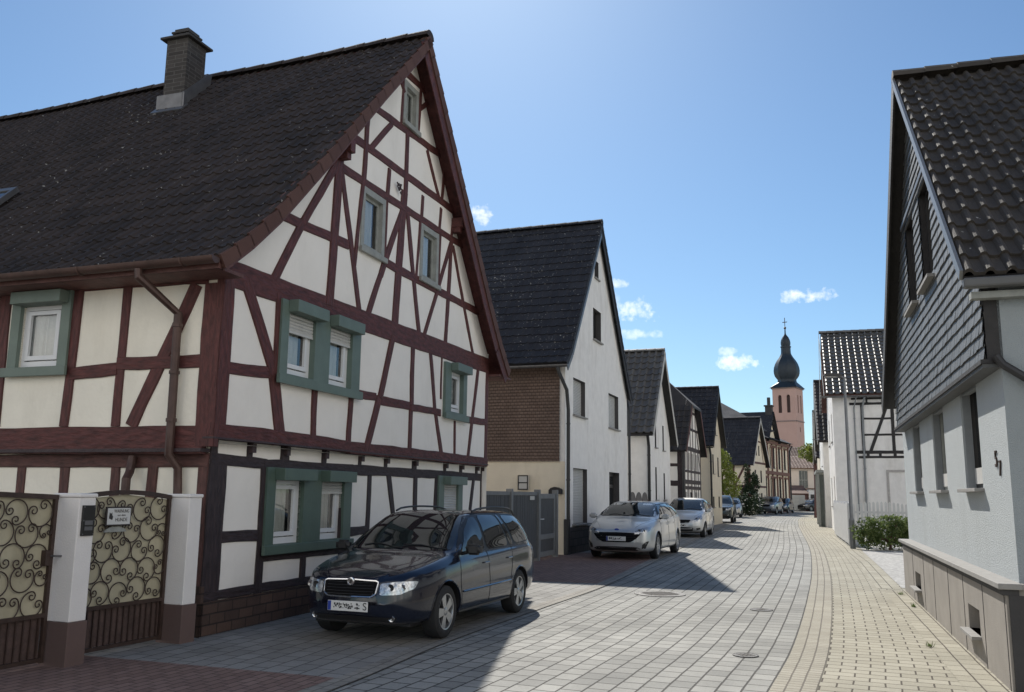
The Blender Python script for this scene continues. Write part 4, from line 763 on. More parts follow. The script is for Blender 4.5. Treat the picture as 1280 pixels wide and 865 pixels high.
# ------------------------------------------------------------------ right-hand slate house (foreground)
RA = (4.25, 7.79)
R1 = thing('slate_gabled_house', 'pale blue rendered house with slate clad gable and stone socle, nearest on the right', 'house', (*RA, 0), az2rz(198.4), 'houses along the street')
wr = [(-2.3, -1.3, 1.72, 2.88), (-4.75, -3.68, 1.72, 2.88), (-7.2, -6.2, 1.72, 2.88)]
mb = MB(); mb.plate(rect(-8.7, 0, .85, 3.1), [rect(*h) for h in wr], .12, .34, 0, back=False, outer=False)
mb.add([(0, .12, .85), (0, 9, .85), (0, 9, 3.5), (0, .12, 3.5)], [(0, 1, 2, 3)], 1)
mb.add([(-8.5, .12, 0), (-8.5, 9, 0), (-8.5, 9, 3.3), (-8.5, .12, 3.3)], [(3, 2, 1, 0)])
mb.build('wall', [plaster_rough, mat('shaded_side_render', (.30, .33, .345), .95, .06, 2, .5, 90, stain=.1)], R1)  # side wall coloured darker than the street face to stand for its shade
cel = [(-1.95, -1.3, .27, .52), (-6.85, -6.15, .25, .48)]
mb = MB(); mb.plate(rect(-8.6, .05, 0, .85), [rect(*h) for h in cel], 0, .3, 0, back=False, outer=False); mb.box(0.05, .051, 0, 9, 0, .85)
sc = mb.build('socle', socle_stone, R1)
mb = MB()
for x_ in (-.02, -1.05, -2.2, -3.3, -4.6, -5.7, -7.1):
    mb = MB(); mb.box(x_-.006, x_+.006, -.004, 0.002, 0, .85); mb.build('joint', dark_socle, sc)
mb = MB(); mb.box(-8.65, .10, -.06, .125, .85, .90); mb.box(.0, .10, .125, 9, .85, .90); mb.build('ledge', stone_sill, sc, bevel=.006)
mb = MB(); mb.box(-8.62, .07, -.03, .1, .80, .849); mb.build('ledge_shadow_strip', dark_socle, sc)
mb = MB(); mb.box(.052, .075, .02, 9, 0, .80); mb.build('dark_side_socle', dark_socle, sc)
for h in cel:
    w_ = MB(); w_.plate(rect(*h), [rect(h[0]+.04, h[1]-.04, h[2]+.04, h[3]-.04)], .16, .2, 0, back=False); w_ = w_.build('cellar_window', dark_frame, R1)
    mb = MB(); mb.plate(rect(*h), [], .19, .2, 0, back=False); mb.build('pane', pane_m, w_)
    mb = MB(); mb.box(h[0]-.04, h[1]+.04, -.09, .1, h[2]-.035, h[2]); mb.build('sill', stone_sill, w_, bevel=.004)
grey_blue_frame = mat('grey_window_surround', (.22, .235, .245), .6, .1, 5)
for k, h in enumerate(wr):
    w_ = win(R1, *h, y=.22, fm=grey_wood if k else dark_frame, pm=pane_m, mull=1, sill=None, fr=.06)
    mb = MB(); mb.box(h[0]-.05, h[1]+.05, .03, .24, h[2]-.04, h[2]-.003); mb.build('sill', stone_sill, w_, bevel=.004)
    mb = MB(); mb.box(h[0]+.03, h[1]-.03, .135, .20, h[3]-.13, h[3]-.004)
    for x_ in (h[0]+.015, h[1]-.045): mb.box(x_, x_+.03, .135, .215, h[2], h[3]-.13)
    mb.build('shutter_guide', grey_blue_frame, w_)
    mb = MB(); mb.box(h[0]+.1, h[1]-.1, .2, .215, h[2]+.05, h[2]+.22); mb.build('window_box', soffit_white, w_)
# house number
def text(parent, body, size, loc, rot, m, name='number', ext=.004, align='CENTER', fit=None, shear=0):
    cu = bpy.data.curves.new(name, 'FONT'); cu.body = body; cu.size = size; cu.extrude = ext; cu.align_x = align; cu.align_y = 'CENTER'; cu.shear = shear; cu.offset = .0
    o = bpy.data.objects.new('t', cu); COL.objects.link(o); bpy.context.view_layer.update()
    dg_ = bpy.context.evaluated_depsgraph_get(); me = bpy.data.meshes.new_from_object(o.evaluated_get(dg_)); bpy.data.objects.remove(o)
    if fit:
        xs = [v.co.x for v in me.vertices]; w0_ = max(xs)-min(xs); k = fit/w0_
        for v in me.vertices: v.co.x *= k
    me.materials.clear(); me.materials.append(m); o = bpy.data.objects.new(name, me); link(o, parent); o.location = loc; o.rotation_euler = rot; return o
text(R1, '5', .22, (-.53, .113, 1.97), (R_(90), 0, 0), iron, 'house_number', .006); text(R1, '7', .20, (-.38, .113, 1.88), (R_(90), 0, 0), iron, 'house_number', .006)
# slate cladding in overlapping courses
slate_m = brickmat('wall_slates', (.085, .088, .090), (.135, .138, .138), (.02, .02, .022), .15, .14, .006, uvw='Object', rot=(R_(90), 0, 0), bump=.9, var=.2, spec=.5, rough=.6)
apx, apz, ev = -4.05, 7.22, 3.6
sw = [(-3.65, -2.68, 4.30, 5.62), (-5.30, -4.32, 4.32, 5.62)]
def gl(z):
    if z <= ev: return (-8.3, 0)
    t = (z-ev)/(apz-ev); return (-8.3+(apx+8.3)*t, apx*t)
mb = MB(); z = 2.84; k = 0; hstep = .125
while z < apz-.1:
    x0_, x1_ = gl(z+hstep*.5); segs = [(x0_, x1_)]
    for h in sw:
        if h[2]-.02 < z+hstep*.5 < h[3]+.02:
            ns = []
            for a, b in segs:
                if h[0] > a and h[1] < b: ns += [(a, h[0]), (h[1], b)]
                else: ns.append((a, b))
            segs = ns
    for a, b in segs:
        x = a
        while x < b-.01:
            x2 = min(b, x+.16+random.uniform(-.03, .03)); o1 = random.uniform(0, .006); dz = random.uniform(-.006, .006)
            mb.add([(x, -.013-o1, z+dz), (x2-.009, -.013-o1, z+dz+.004), (x2-.009, .004, z+hstep+.02), (x, .004, z+hstep+.02), (x, .01, z+dz), (x2-.004, .01, z+dz)], [(0, 1, 2, 3), (4, 5, 1, 0)], 0, [(random.random()*50, k+.5)]*6); x = x2
    z += hstep; k += 1
slt = tilemat('wall_slate', (.072, .075, .077), (.132, .135, .134), lichen=(.2, .2, .19), amt=.1, rough=.5, spec=.5)
sl_o = mb.build('slate_cladding', slt, R1)
mb = MB(); mb.plate([(-8.3, 2.84), (0, 2.84), (0, ev), (apx, apz), (-8.3, ev)], [rect(*h) for h in sw], .012, .14, 0, outer=True); mb.box(-8.35, .03, -.05, .12, 2.80, 2.838); mb.build('cladding_board', timber_black, R1)
mb = MB(); mb.box(-8.35, .02, -.035, .115, 2.765, 2.798); mb.build('eaves_trim', mat('dark_eaves_trim', (.07, .072, .072), .6, .15, 8, .2, 40), R1)
for h in sw:
    w_ = win(R1, *h, y=.08, fm=dark_frame, fr=.07); mb = MB(); mb.box(h[0]-.04, h[1]+.04, -.09, .06, h[2]-.05, h[2]-.01); mb.build('sill', stone_sill, w_)
mb = MB(); mb.box(-5.5, -2.5, -.05, -.03, 5.64, 5.70); mb.build('lead_strip', zinc, sl_o)
PR = [(.16, 3.58), (-4.0, 7.40)]; PRL = [(-8.9, 3.30), (-4.05, 7.44)]
smp = [(0, 0), (.12, .8), (.25, 1.0), (.38, .85), (.52, .1), (.75, -.05)]
mb = roof_slope('r', 0, 0, -.16, 9.3, PR, .172, .325, .046, .032, 81, samples=smp)
merge(mb, roof_slope('r', 0, 0, -.16, 9.3, PRL, .30, .33, .05, .035, 82, samples=[(0, 0), (.2, 1), (.4, 0)]), Matrix.Identity(4)); ridge_caps(mb, -4.05, 7.51, -.18, 9.3, .12, .4)
mb.build('roof', [t_r1, timber_black], R1)
verge_boards(R1, PR, -.162, .10, .03, mat('grey_verge_metal', (.21, .21, .205), .4, .1, 4, metal=.4), out=.06, name='verge_strip'); verge_boards(R1, PRL, -.162, .26, .03, timber_black, out=-.0)
mb = MB(); mb.box(.13, .24, -.17, 9.2, 3.46, 3.55); mb.build('gutter', mat('grey_box_gutter', (.10, .10, .10), .5, .1, 5), R1, bevel=.02); mb = MB(); mb.box(.002, .12, -.1, 9.2, 3.38, 3.44); mb.build('soffit', grey_wood, R1)
pipe(R1, [(.06, .07, 2.86), (.07, .12, 2.78), (.09, .9, 2.2), (.09, 1.05, 2.05), (.09, 1.05, .2)], black_pipe, .038)
# ------------------------------------------------------------------ second right house (black and white)
RB = (14.55, 39.75)
R2 = thing('timber_framed_house', 'white house with black timber frame on its side wall, behind the picket fence', 'house', (*RB, 0), az2rz(198), 'houses along the street')
oR2 = [(-8, 0), (0, 0), (0, 6.35), (-4, 9.55), (-8, 6.35)]
wr2 = [(-2.4, -1.4, 1.2, 2.6), (-6, -5, 1.2, 2.6), (-2.4, -1.4, 4.2, 5.5), (-6, -5, 4.2, 5.5)]
wallbox(R2, plaster_white, -8, 0, 0, 10, 6.35, oR2, [rect(*h) for h in wr2])
for h in wr2: win(R2, *h, y=.1, fm=upvc, sill=.06)
T2 = [((.9, 3.63), (9, 3.63), .14), ((1.0, 3.41), (9, 3.41), .10), ((1.24, 3.6), (1.24, 5.8), .13), ((2.48, 3.6), (2.48, 5.8), .14), ((1.24, 5.12), (2.48, 5.12), .09), ((1.24, 4.4), (2.48, 4.4), .09), ((2.3, 5.76), (1.5, 3.62), .13),
      ((.72, 5.79), (9, 5.79), .11), ((.8, 6.02), (9, 6.02), .09), ((1.4, 3.41), (1.4, 3.63), .12), ((1.9, 3.41), (1.9, 3.63), .12), ((2.5, 3.41), (2.5, 3.63), .12), ((1.45, 5.8), (1.45, 6.3), .08), ((2.1, 5.8), (2.1, 6.3), .08), ((3.3, 3.6), (3.3, 5.8), .13), ((2.48, 5.6), (9, 5.6), .08), ((2.48, 4.4), (9, 4.4), .09), ((4.5, 3.6), (4.5, 5.8), .13), ((6, 3.6), (6, 5.8), .13)]
beams(R2, T2, timber_black, loc=(.0, 0, 0), rz=R_(90), seed=90, y=-.02)
PB = [(.35, 6.2), (-4, 9.75)]; PBL = [(-8.35, 6.2), (-4, 9.75)]
mb = roof_slope('r', 0, 0, -.26, 10.3, PB, .285, .34, .075, .05, 91, samples=[(0, 0), (.1, .8), (.22, 1), (.34, .8), (.45, .05), (.75, -.05)])
merge(mb, roof_slope('r', 0, 0, -.26, 10.3, PBL, .3, .34, .05, .04, 92, samples=[(0, 0), (.2, 1), (.4, 0)]), Matrix.Identity(4)); ridge_caps(mb, -4, 9.82, -.34, 10.3, .12)
mb.build('roof', [t_r2, timber_brown], R2); verge_boards(R2, PB, -.33, .2, .02, soffit_white); verge_boards(R2, PBL, -.33, .2, .02, soffit_white)
gutter(R2, .42, 6.12, -.5, 10, zinc, .08)
pipe(R2, [(.40, 1.35, 6.05), (.1, 1.25, 5.6), (.07, 1.2, .2)], grey_blue_frame, .045); pipe(R2, [(.40, 1.0, 6.05), (.08, .9, 5.6), (.07, .9, .9)], grey_blue_frame, .03)
mb = MB(); mb.plate(rect(2.1, 3.3, .6, 2.85), [rect(2.2, 3.2, .6, 2.75)], -.03, 0, 0); mm_ = MB(); merge(mm_, mb, Matrix.Rotation(R_(90), 4, 'Z')); mm_.build('blocked_door_frame', mat('worn_render', (.40, .38, .36), .9, .15, 8), R2)
# houses 3 and 4 on the right
for nm, base, lab, tm, sd in (('R3', (17.4, 49.3), 'third house on the right with a wooden porch, behind the timber framed house', t_mid, 101), ('R4', (21.6, 62.0), 'farthest house on the right, only its roof edge showing past the porch house', t_mid, 111)):
    r_ = thing('gabled_house', lab, 'house', (*base, 0), az2rz(198), 'houses along the street')
    k_ = 1.0 if nm == 'R3' else .93
    oo = [(-8.5, 0), (0, 0), (0, 5.0*k_), (-4.2, 8.4*k_), (-8.5, 5.0*k_)]
    hh_ = [(-2.2, -1.4, .9, 2.3), (-4.6, -3.8, .9, 2.3), (-2.2, -1.4, 3.4, 4.5), (-6.6, -5.8, 3.4, 4.5)]
    wallbox(r_, plaster_pale if nm == 'R4' else plaster_white, -8.5, 0, 0, 9, 5.0*k_, oo, [rect(*h) for h in hh_])
    for h in hh_: win(r_, *h, y=.1, fm=upvc, sill=.06)
    pp = [(.4, 4.7*k_), (-4.2, 8.6*k_)]; pq = [(-8.9, 4.7*k_), (-4.2, 8.6*k_)]
    mb = roof_slope('r', 0, 0, -.25, 9.3, pp, .3, .36, .05, .035, sd); merge(mb, roof_slope('r', 0, 0, -.25, 9.3, pq, .3, .36, .05, .03, sd+1, samples=[(0, 0), (.2, 1), (.4, 0)]), Matrix.Identity(4)); ridge_caps(mb, -4.2, 8.65*k_, -.27, 9.3)
    mb.build('roof', [tm, timber_black], r_); verge_boards(r_, pp, -.26, .22, .03, soffit_white); verge_boards(r_, pq, -.26, .22, .03, soffit_white)
    if nm == 'R3':
        mb = MB(); mb.box(-6.2, -.6, -.42, 0, 3.0, 3.14); mb.box(-6.0, -.8, -.36, -.05, 3.141, 3.17); pc = mb.build('porch_roof', grey_wood, r_)
        for x_ in (-5.9, -.8):
            mb = MB(); mb.box(x_-.08, x_+.08, -.38, -.24, 0, 3.0); mb.build('post', grey_wood, pc, bevel=.01)
        mb = MB(); mb.box(-1.6, -.95, -.34, -.02, 0, 2.9); mb.build('porch_screen', mat('grey_green_panel', (.20, .22, .20), .7), pc)
        mb = MB(); mb.tube([(-3.0, -.06, 5.0), (-3.0, -.5, 5.0)], .02, 6); mb.build('wall_hook', zinc, r_)
# ------------------------------------------------------------------ picket fence
white_p = mat('white_picket_paint', (.62, .62, .61), .6, .08, 6, .2, 30)
def picket(name, label, P0, P1, h=1.36, base=.10, gap=.125, cat='fence'):
    P0 = Vector((*P0, 0)); P1 = Vector((*P1, 0)); d = P1-P0; Ln = d.length; rz = math.atan2(d.y, d.x)
    t = thing(name, label, cat, P0, rz, 'white picket fences'); mb = MB()
    n = int(Ln/gap); posts = []
    for i in range(n+1):
        x = i*gap; hh = h+.10*abs(math.sin(i*gap*math.pi/1.9))
        m_ = MB(); m_.plate([(x, base), (x+.075, base), (x+.075, hh), (x+.0375, hh+.05), (x, hh)], [], -.035, -.015, 0); mb.add(m_.v, m_.f)
    mb.build('picket_panel', white_p, t)
    mb = MB(); mb.box(0, Ln, -.0145, .02, .35, .42); mb.box(0, Ln, -.0145, .02, h-.25, h-.18); mb.build('rail', white_p, t)
    for i in range(int(Ln/1.9)+1):
        mb = MB(); x = min(i*1.9, Ln-.1); mb.box(x, x+.1, .021, .12, 0, h+.02); mb.lathe([(0.0, h+.13), (.05, h+.09), (.05, h+.04), (.02, h+.02)][::-1], 8, (x+.05, .07, 0)); mb.build('post', white_p, t)
    return t
picket('picket_fence', 'white picket fence running along the sidewalk left of the green bush', (14.0, 38.6), (11.35, 30.0))
picket('picket_fence', 'white picket fence standing directly behind the green bush', (11.35, 30.0), (16.8, 28.2))
# ------------------------------------------------------------------ street lamp
lp = thing('street_lamp', 'slim grey street lamp with short flat arm beside the picket fence', 'street lamp', (11.02, 28.9, 0), R_(180))
mb = MB(); mb.tube([(0, 0, 0), (0, 0, .9)], .085, 12); mb.tube([(0, 0, .9), (0, 0, 1.0), (0, 0, 5.55)], [.085, .06, .042], 12); mb.build('pole', mat('galvanised', (.20, .205, .21), .45, .12, 5, metal=.5), lp, smooth=True)
mb = MB(); mb.tube([(0, 0, 5.5), (.1, 0, 5.58), (.3, 0, 5.6)], .03, 8); mb.build('arm', zinc, lp, smooth=True)
mb = MB(); mb.plate([(.12, 5.56), (.66, 5.575), (.68, 5.61), (.5, 5.68), (.2, 5.66), (.12, 5.62)], [], -.09, .09, 0); hd = mb.build('lamp_head', dark_frame, lp, bevel=.012)
mb = MB(); mb.box(.25, .62, -.07, .07, 5.548, 5.562); mb.build('diffuser', soffit_white, hd)
# ------------------------------------------------------------------ gates and pillars
GA = (-4.0, 8.31); grz = az2rz(22.6)
base_paint = mat('brown_pillar_base', (.13, .085, .075), .8, .08, 3, .15, 40, stain=.15)
pil_w = mat('pillar_white', (.80, .77, .74), .85, .05, 2, .2, 60, stain=.1)
gdir = Vector((math.cos(grz), math.sin(grz), 0))
def pillar(x, label, icom):
    p = thing('gate_pillar', label, 'gate pillar', Vector((*GA, 0))+gdir*x, grz, 'gate pillars')
    mb = MB(); mb.box(0, .19, 0, .31, .40, 1.52); mb.build('shaft', pil_w, p, bevel=.008)
    mb = MB(); mb.box(-.012, .202, -.012, .322, -.02, .399); mb.build('base', base_paint, p, bevel=.006)
    mb = MB(); mb.box(-.012, .202, -.012, .322, 1.521, 1.56); mb.build('cap', pil_w, p, bevel=.012)
    if icom:
        mb = MB(); mb.box(.035, .175, -.022, -.001, 1.17, 1.45); ic = mb.build('intercom', mat('black_plastic', (.012, .012, .013), .3, .1, 5), p, bevel=.004)
        mb = MB(); mb.box(.06, .15, -.026, -.0225, 1.27, 1.31); mb.box(.06, .15, -.026, -.0225, 1.22, 1.255); mb.build('name_button', mat('grey_button', (.12, .12, .125), .4), ic)
        mb = MB()
        for a in (.046, .164):
            for b in (1.185, 1.31, 1.435): mb.box(a-.006, a+.006, -.025, -.0225, b-.006, b+.006)
        mb.build('screw', zinc, ic)
pillar(0, 'white gate pillar with black intercom panel between the two scroll gates', True)
pillar(1.43, 'plain white gate pillar at the corner of the half-timbered house', False)
def scroll(mb, cx, cz, r, rot, y, flip=1):
    pts = []
    for k in range(30):          # C-shaped sweep
        t = R_(-128+256*k/29); pts.append((t, r))
    out = []
    for t, q in pts: out.append(Vector((q*math.cos(t), q*math.sin(t))))
    def curl(end, sg):
        t0 = pts[end][0]; c = Vector((math.cos(t0), math.sin(t0)))*(r*.60); l_ = []
        for k in range(1, 20):
            a = t0+sg*R_(22*k); q = r*.40*(1-k/24); l_.append(c+Vector((math.cos(a), math.sin(a)))*q)
        return l_
    out = curl(0, -1)[::-1]+out+curl(29, 1)
    cr, sr = math.cos(rot), math.sin(rot)
    mb.tube([(cx+flip*(p.x*cr-p.y*sr), y, cz+(p.x*sr+p.y*cr)) for p in out], .0058, 6)
panel_m = mat('cream_gate_panel', (.46, .42, .30), .55, .14, 2.2, .1, 20, stain=.25)
def gate(x0, x1, label, arch, lock=None, sign=False, slope=0):
    g_ = thing('scroll_gate', label, 'gate', Vector((*GA, 0))+gdir*x0, grz, 'wrought iron gates'); w = x1-x0; y = .25
    mb = MB(); mb.box(0, .035, y-.018, y+.018, .04, 1.52); mb.box(w-.035, w, y-.018, y+.018, .04, 1.52)
    mb.box(.036, w-.036, y-.018, y+.018, .44, .475); mb.box(.036, w-.036, y-.018, y+.018, .05, .085)
    n = 14; top = lambda t: 1.50+arch*math.sin(math.pi*t)+slope*(1-t)
    for i in range(n):
        a, b = i/n, (i+1)/n; mb.add([(a*w, yy, top(q)+dz) for yy in (y-.022, y+.022) for q, dz in ((a, 0), (b, 0), (b, .045), (a, .045))] and [(w*q, yy, top(q)+dz) for yy in (y-.022, y+.022) for q, dz in ((a, 0), (b, 0), (b, .045), (a, .045))], [(0, 1, 2, 3), (7, 6, 5, 4), (0, 4, 5, 1), (3, 2, 6, 7)])
    mb.build('frame', iron, g_)
    mb = MB(); k = max(6, int(w/.075))
    for i in range(1, k): mb.box(w*i/k-.006, w*i/k+.006, y-.006, y+.006, .086, .439)
    mb.build('lower_bars', iron, g_)
    mb = MB(); mb.box(.036, w-.036, y+.020, y+.026, .086, .439); mb.build('lower_panel', mat('rusty_sheet', (.085, .055, .048), .8, .35, 9, .4, 40, stain=.4), g_)
    mb = MB(); mb.plate([(.03, .46), (w-.03, .46), (w-.03, 1.50+slope*.03), (w/2, 1.50+arch+slope*.5), (.03, 1.5+slope)], [], y+.02, y+.028, 0); mb.build('backing_panel', panel_m, g_)
    mb = MB(); rnd = random.Random(int(w*100)+3); rows = 5; nx = max(2, round(w/.235)); 
    for r in range(rows):
        zc = .58+r*.205; off_ = .0 if r % 2 else .5
        for c in range(nx+1):
            xc = (c+off_)*w/(nx+.15)-.01
            if xc < .08 or xc > w-.08: 
                if xc < .02 or xc > w-.02: continue
                rr_ = .07
            else: rr_ = .112
            zt = zc+rnd.uniform(-.02, .02)
            scroll(mb, min(max(xc, rr_+.03), w-rr_-.03), zt, rr_+rnd.uniform(-.008, .012), rnd.choice([math.pi/2, -math.pi/2, 2.2, -.9, .9, -2.2])+rnd.uniform(-.3, .3), y-.004*rnd.random()-.004)
    mb.build('scrollwork', iron, g_, smooth=True, ang=60)
    if sign:
        mb = MB(); mb.box(.30, .62, y-.05, y-.035, 1.24, 1.43); sg_ = mb.build('warning_sign', mat('sign_frame', (.03, .022, .02), .5), g_, bevel=.004)
        mb = MB(); mb.box(.315, .605, y-.054, y-.0505, 1.255, 1.415); mb.build('sign_face', mat('sign_white', (.62, .62, .60), .5, .03), sg_)
        for i, (tx, zz, fw_) in enumerate((('WARNUNG', 1.385, .19), ('vor dem', 1.345, .10), ('HUNDE', 1.300, .15))):
            text(sg_, tx, .05 if i != 1 else .03, (.49, y-.0555, zz), (R_(90), 0, 0), dark_frame, 'lettering', .0006, fit=fw_)
        mb = MB(); mb.plate([(.335, 1.315), (.375, 1.30), (.385, 1.33), (.37, 1.35), (.372, 1.375), (.355, 1.36), (.340, 1.375), (.335, 1.345)], [], y-.0555, y-.0545, 0); mb.build('dog_symbol', dark_frame, sg_)
        mb = MB(); mb.plate([(.31, 1.18), (.60, 1.18), (.57, 1.21), (.5, 1.232), (.4, 1.232), (.34, 1.21)], [], y-.03, y-.012, 0); mb.build('letter_slot', grey_wood, g_)
    if lock:
        mb = MB(); mb.box(lock-.04, lock+.04, y-.045, y+.03, .90, 1.04); lk = mb.build('lock_box', iron, g_, bevel=.005)
        mb = MB(); mb.tube([(lock+.01, y-.045, .99), (lock+.01, y-.08, .99), (lock+.10, y-.085, .985)], .009, 8); mb.build('handle', zinc, lk, smooth=True)
    return g_
gate(-1.55, -.03, 'wide iron scroll gate with a lock box, left of the intercom pillar', -.0, lock=1.46, slope=.06)
gate(.21, 1.41, 'narrow arched scroll gate with a dog warning sign, between two white pillars', .05, sign=True)
# ------------------------------------------------------------------ grey plank fence with gate
fn = thing('plank_fence', 'tall dark grey plank fence with framed gate beside the brown shingled wall', 'fence', (-.60, 18.45, 0), math.atan2(23.55-18.45, 1.22+.60))
grey_f = mat('grey_fence_boards', (.072, .073, .074), .75, .2, 5, .3, 30, stretch=(6, 6, .6)); grey_p = mat('grey_fence_frame', (.17, .175, .175), .65, .12, 5, .2, 30)
Lf = 5.42; mb = MB(); x = .05
while x < 3.75: w_ = .135; mb.box(x, x+w_-.008, -.01-random.uniform(0, .006), .012, .08, 1.58); x += w_
mb.build('board_panel', grey_f, fn); mb = MB(); mb.box(0, 3.8, -.03, .03, 1.581, 1.66); mb.box(0, 3.8, .013, .05, .4, .48); mb.build('rail', grey_p, fn)
for x_ in (0, 1.75, 3.78, 5.3):
    mb = MB(); mb.box(x_-.06, x_+.06, -.07, .07, 0, 1.72); mb.build('post', grey_p, fn, bevel=.008)
mb = MB(); mb.plate(rect(3.86, 5.22, .08, 1.62), [rect(3.98, 5.10, .62, 1.5), rect(3.98, 5.10, .2, .5)], -.03, .02, 0); gt = mb.build('gate_leaf', grey_p, fn, bevel=.004)
mb = MB(); mb.box(3.97, 5.11, -.005, .012, .15, 1.55); mb.build('infill', grey_f, gt); mb = MB(); mb.tube([(3.93, -.03, 1.0), (3.93, -.08, 1.0), (4.05, -.085, 1.0)], .012, 6); mb.build('handle', upvc, gt)
mb = MB(); mb.box(3.1, 3.45, -.035, -.031, 1.47, 1.56); mb.build('number_plate', soffit_white, fn)
# ------------------------------------------------------------------ manholes
def cover(name, x, y, r, label, cat='manhole cover'):
    t = thing(name, label, cat, (x, y, .012), R_(20), 'street covers'); mb = MB(); mb.lathe([(r, -.02), (r, .002), (r*.93, .003), (r*.92, .001), (0, .001)], 28); mb.build('frame_ring', mat('cast_iron', (.055, .052, .05), .6, .3, 20, .5, 60, metal=.3), t)
    mb = MB(); n = int(r/.06)
    for i in range(-n, n+1):
        for j in range(-n, n+1):
            if (i*i+j*j) < (n*.85)**2: mb.box(i*.06*.85-.018, i*.06*.85+.018, j*.06*.85-.018, j*.06*.85+.018, .0012, .004)
    mb.build('cover_lid', mat('cover_concrete', (.14, .13, .12), .9, .2, 20, .3), t); return t
cover('manhole_cover', 2.49, 14.98, .42, 'large round manhole cover in the road, near the tip of the house shadow'); cover('manhole_cover', 3.62, 13.06, .16, 'small round valve cover in the road, farther of the two small ones'); cover('manhole_cover', 2.42, 9.37, .13, 'small round valve cover nearest the camera, beside the sandy edge strip')
# ------------------------------------------------------------------ ground
def catmull(P, n=8):
    P = [Vector(p) for p in P]; out = []
    for i in range(len(P)-1):
        a, b, c, d = P[max(i-1, 0)], P[i], P[i+1], P[min(i+2, len(P)-1)]
        for k in range(n):
            t = k/n; out.append(.5*((2*b)+(-a+c)*t+(2*a-5*b+4*c-d)*t*t+(-a+3*b-3*c+d)*t**3))
    out.append(P[-1]); return out
road_m = brickmat('road_pavers', (.25, .247, .228), (.35, .343, .315), (.062, .058, .052), .25, .20, .0095, uvw='UV', var=.20, bump=.9, streak=.16, nscale=.55, spec=.25)
strip_m = brickmat('edge_setts', (.32, .295, .238), (.375, .348, .285), (.15, .133, .108), .105, .125, .0075, uvw='UV', var=.14, bump=.9, nscale=.8, spec=.2)
walk_m = brickmat('sidewalk_pavers', (.31, .287, .225), (.375, .35, .28), (.085, .072, .055), .26, .18, .008, uvw='UV', var=.14, bump=.9, nscale=.7, spec=.2)
brown_m = brickmat('brown_pavers', (.21, .135, .112), (.27, .18, .15), (.070, .055, .048), .20, .10, .006, uvw='UV', var=.16, bump=.8, nscale=.8, spec=.2)
grey_m = brickmat('grey_bay_pavers', (.24, .232, .215), (.30, .29, .27), (.08, .075, .07), .30, .20, .007, uvw='UV', var=.18, bump=.8, nscale=.8, spec=.2)
gravel_m = mat('gravel_ground', (.30, .28, .24), .95, .25, 30, .8, 160, stain=.15)
def sheet(name, pts, z, m, kind='structure', uvf=None, label=None):
    mb = MB(); tri = tessellate_polygon([[Vector((p[0], p[1], 0)) for p in pts]]); fs = []
    for t in tri:
        a, b, c = (Vector(pts[i]) for i in t); fs.append(t if (b-a).cross(c-a) > 0 else (t[0], t[2], t[1]))
    a = R_(70); uv = [uvf(p) if uvf else (p[0]*math.cos(a)+p[1]*math.sin(a), -p[0]*math.sin(a)+p[1]*math.cos(a)) for p in pts]
    mb.add([(p[0], p[1], z) for p in pts], fs, 0, uv); o = mb.build(name, m); return tag(o, label, None, None, kind)
sheet('ground', [(-600, -200), (900, -200), (900, 1500), (-600, 1500)], 0, gravel_m)
RE = catmull([(-4.4, -8), (-1.9, -2), (.55, 3.8), (2.17, 7.7), (3.17, 10.16), (4.90, 14.88), (6.9, 20.6), (9.69, 29.08), (13.2, 40.5), (17.2, 53.43), (22.3, 69), (28.5, 86), (34, 100), (42, 118)], 8)
def ribbon(name, m, path, offs, z, label=None):
    "strip between lateral offsets (left negative) of a path; UV = metres along / across"
    mb = MB(); s = 0; vs = []; uv = []; n = len(offs); prev = None
    for i, p in enumerate(path):
        d = (path[min(i+1, len(path)-1)]-path[max(i-1, 0)]).normalized(); nr = Vector((d.y, -d.x))
        if prev is not None: s += (p-prev).length
        prev = p
        for o_ in offs: q = p+nr*o_; vs.append((q.x, q.y, z)); uv.append((s, o_))
    fs = [(i*n+k, i*n+k+1, (i+1)*n+k+1, (i+1)*n+k) for i in range(len(path)-1) for k in range(n-1)]
    mb.add(vs, fs, 0, uv); o = mb.build(name, m); return tag(o, label, None, None, 'structure')
ribbon('road', road_m, RE, [-9, -6, -3, 0], .004)
SW = .34
ribbon('sidewalk', walk_m, RE, [0, 3, 6, 9], .004).data.materials[0] = walk_m
o = bpy.data.objects['sidewalk']; ul = o.data.uv_layers[0]
for d_ in ul.data: d_.uv = (d_.uv[1], d_.uv[0])      # courses run across the walk
ribbon('edge_strip', strip_m, RE, [.006, .125, .25, .369], .008)
LE = catmull([(-7.4, -8), (-4.6, -1), (-2.6, 4.5), (-1.40, 7.6), (-.62, 10.04), (.55, 13.1), (1.82, 16.46), (3.71, 22.59), (7.3, 34.5), (10.2, 44), (14.6, 58.3), (21.9, 80), (27, 94), (33, 106)], 8)
bp_ = [(-9, 14.4)]; 
ribbon('parking_strip', grey_m, LE, [-6.5, -3, 0], .008)
def lequad(i0, i1, off0, off1): return None
def polyband(name, m, a, b, z):
    "piece of the left paving between two distances along the kerb path"
    mb = MB(); s = 0; prev = None; sub = []
    for i, p in enumerate(LE):
        if prev is not None: s += (p-prev).length
        prev = p; sub.append((s, p))
    fine = []
    for (s0, p0), (s1, p1) in zip(sub, sub[1:]):
        n = max(1, int((s1-s0)/.5))
        for k in range(n): fine.append((s0+(s1-s0)*k/n, p0.lerp(p1, k/n)))
    path = [p for s_, p in fine if a <= s_ <= b]
    return ribbon(name, m, path, [-6.5, -3, -.23], z)
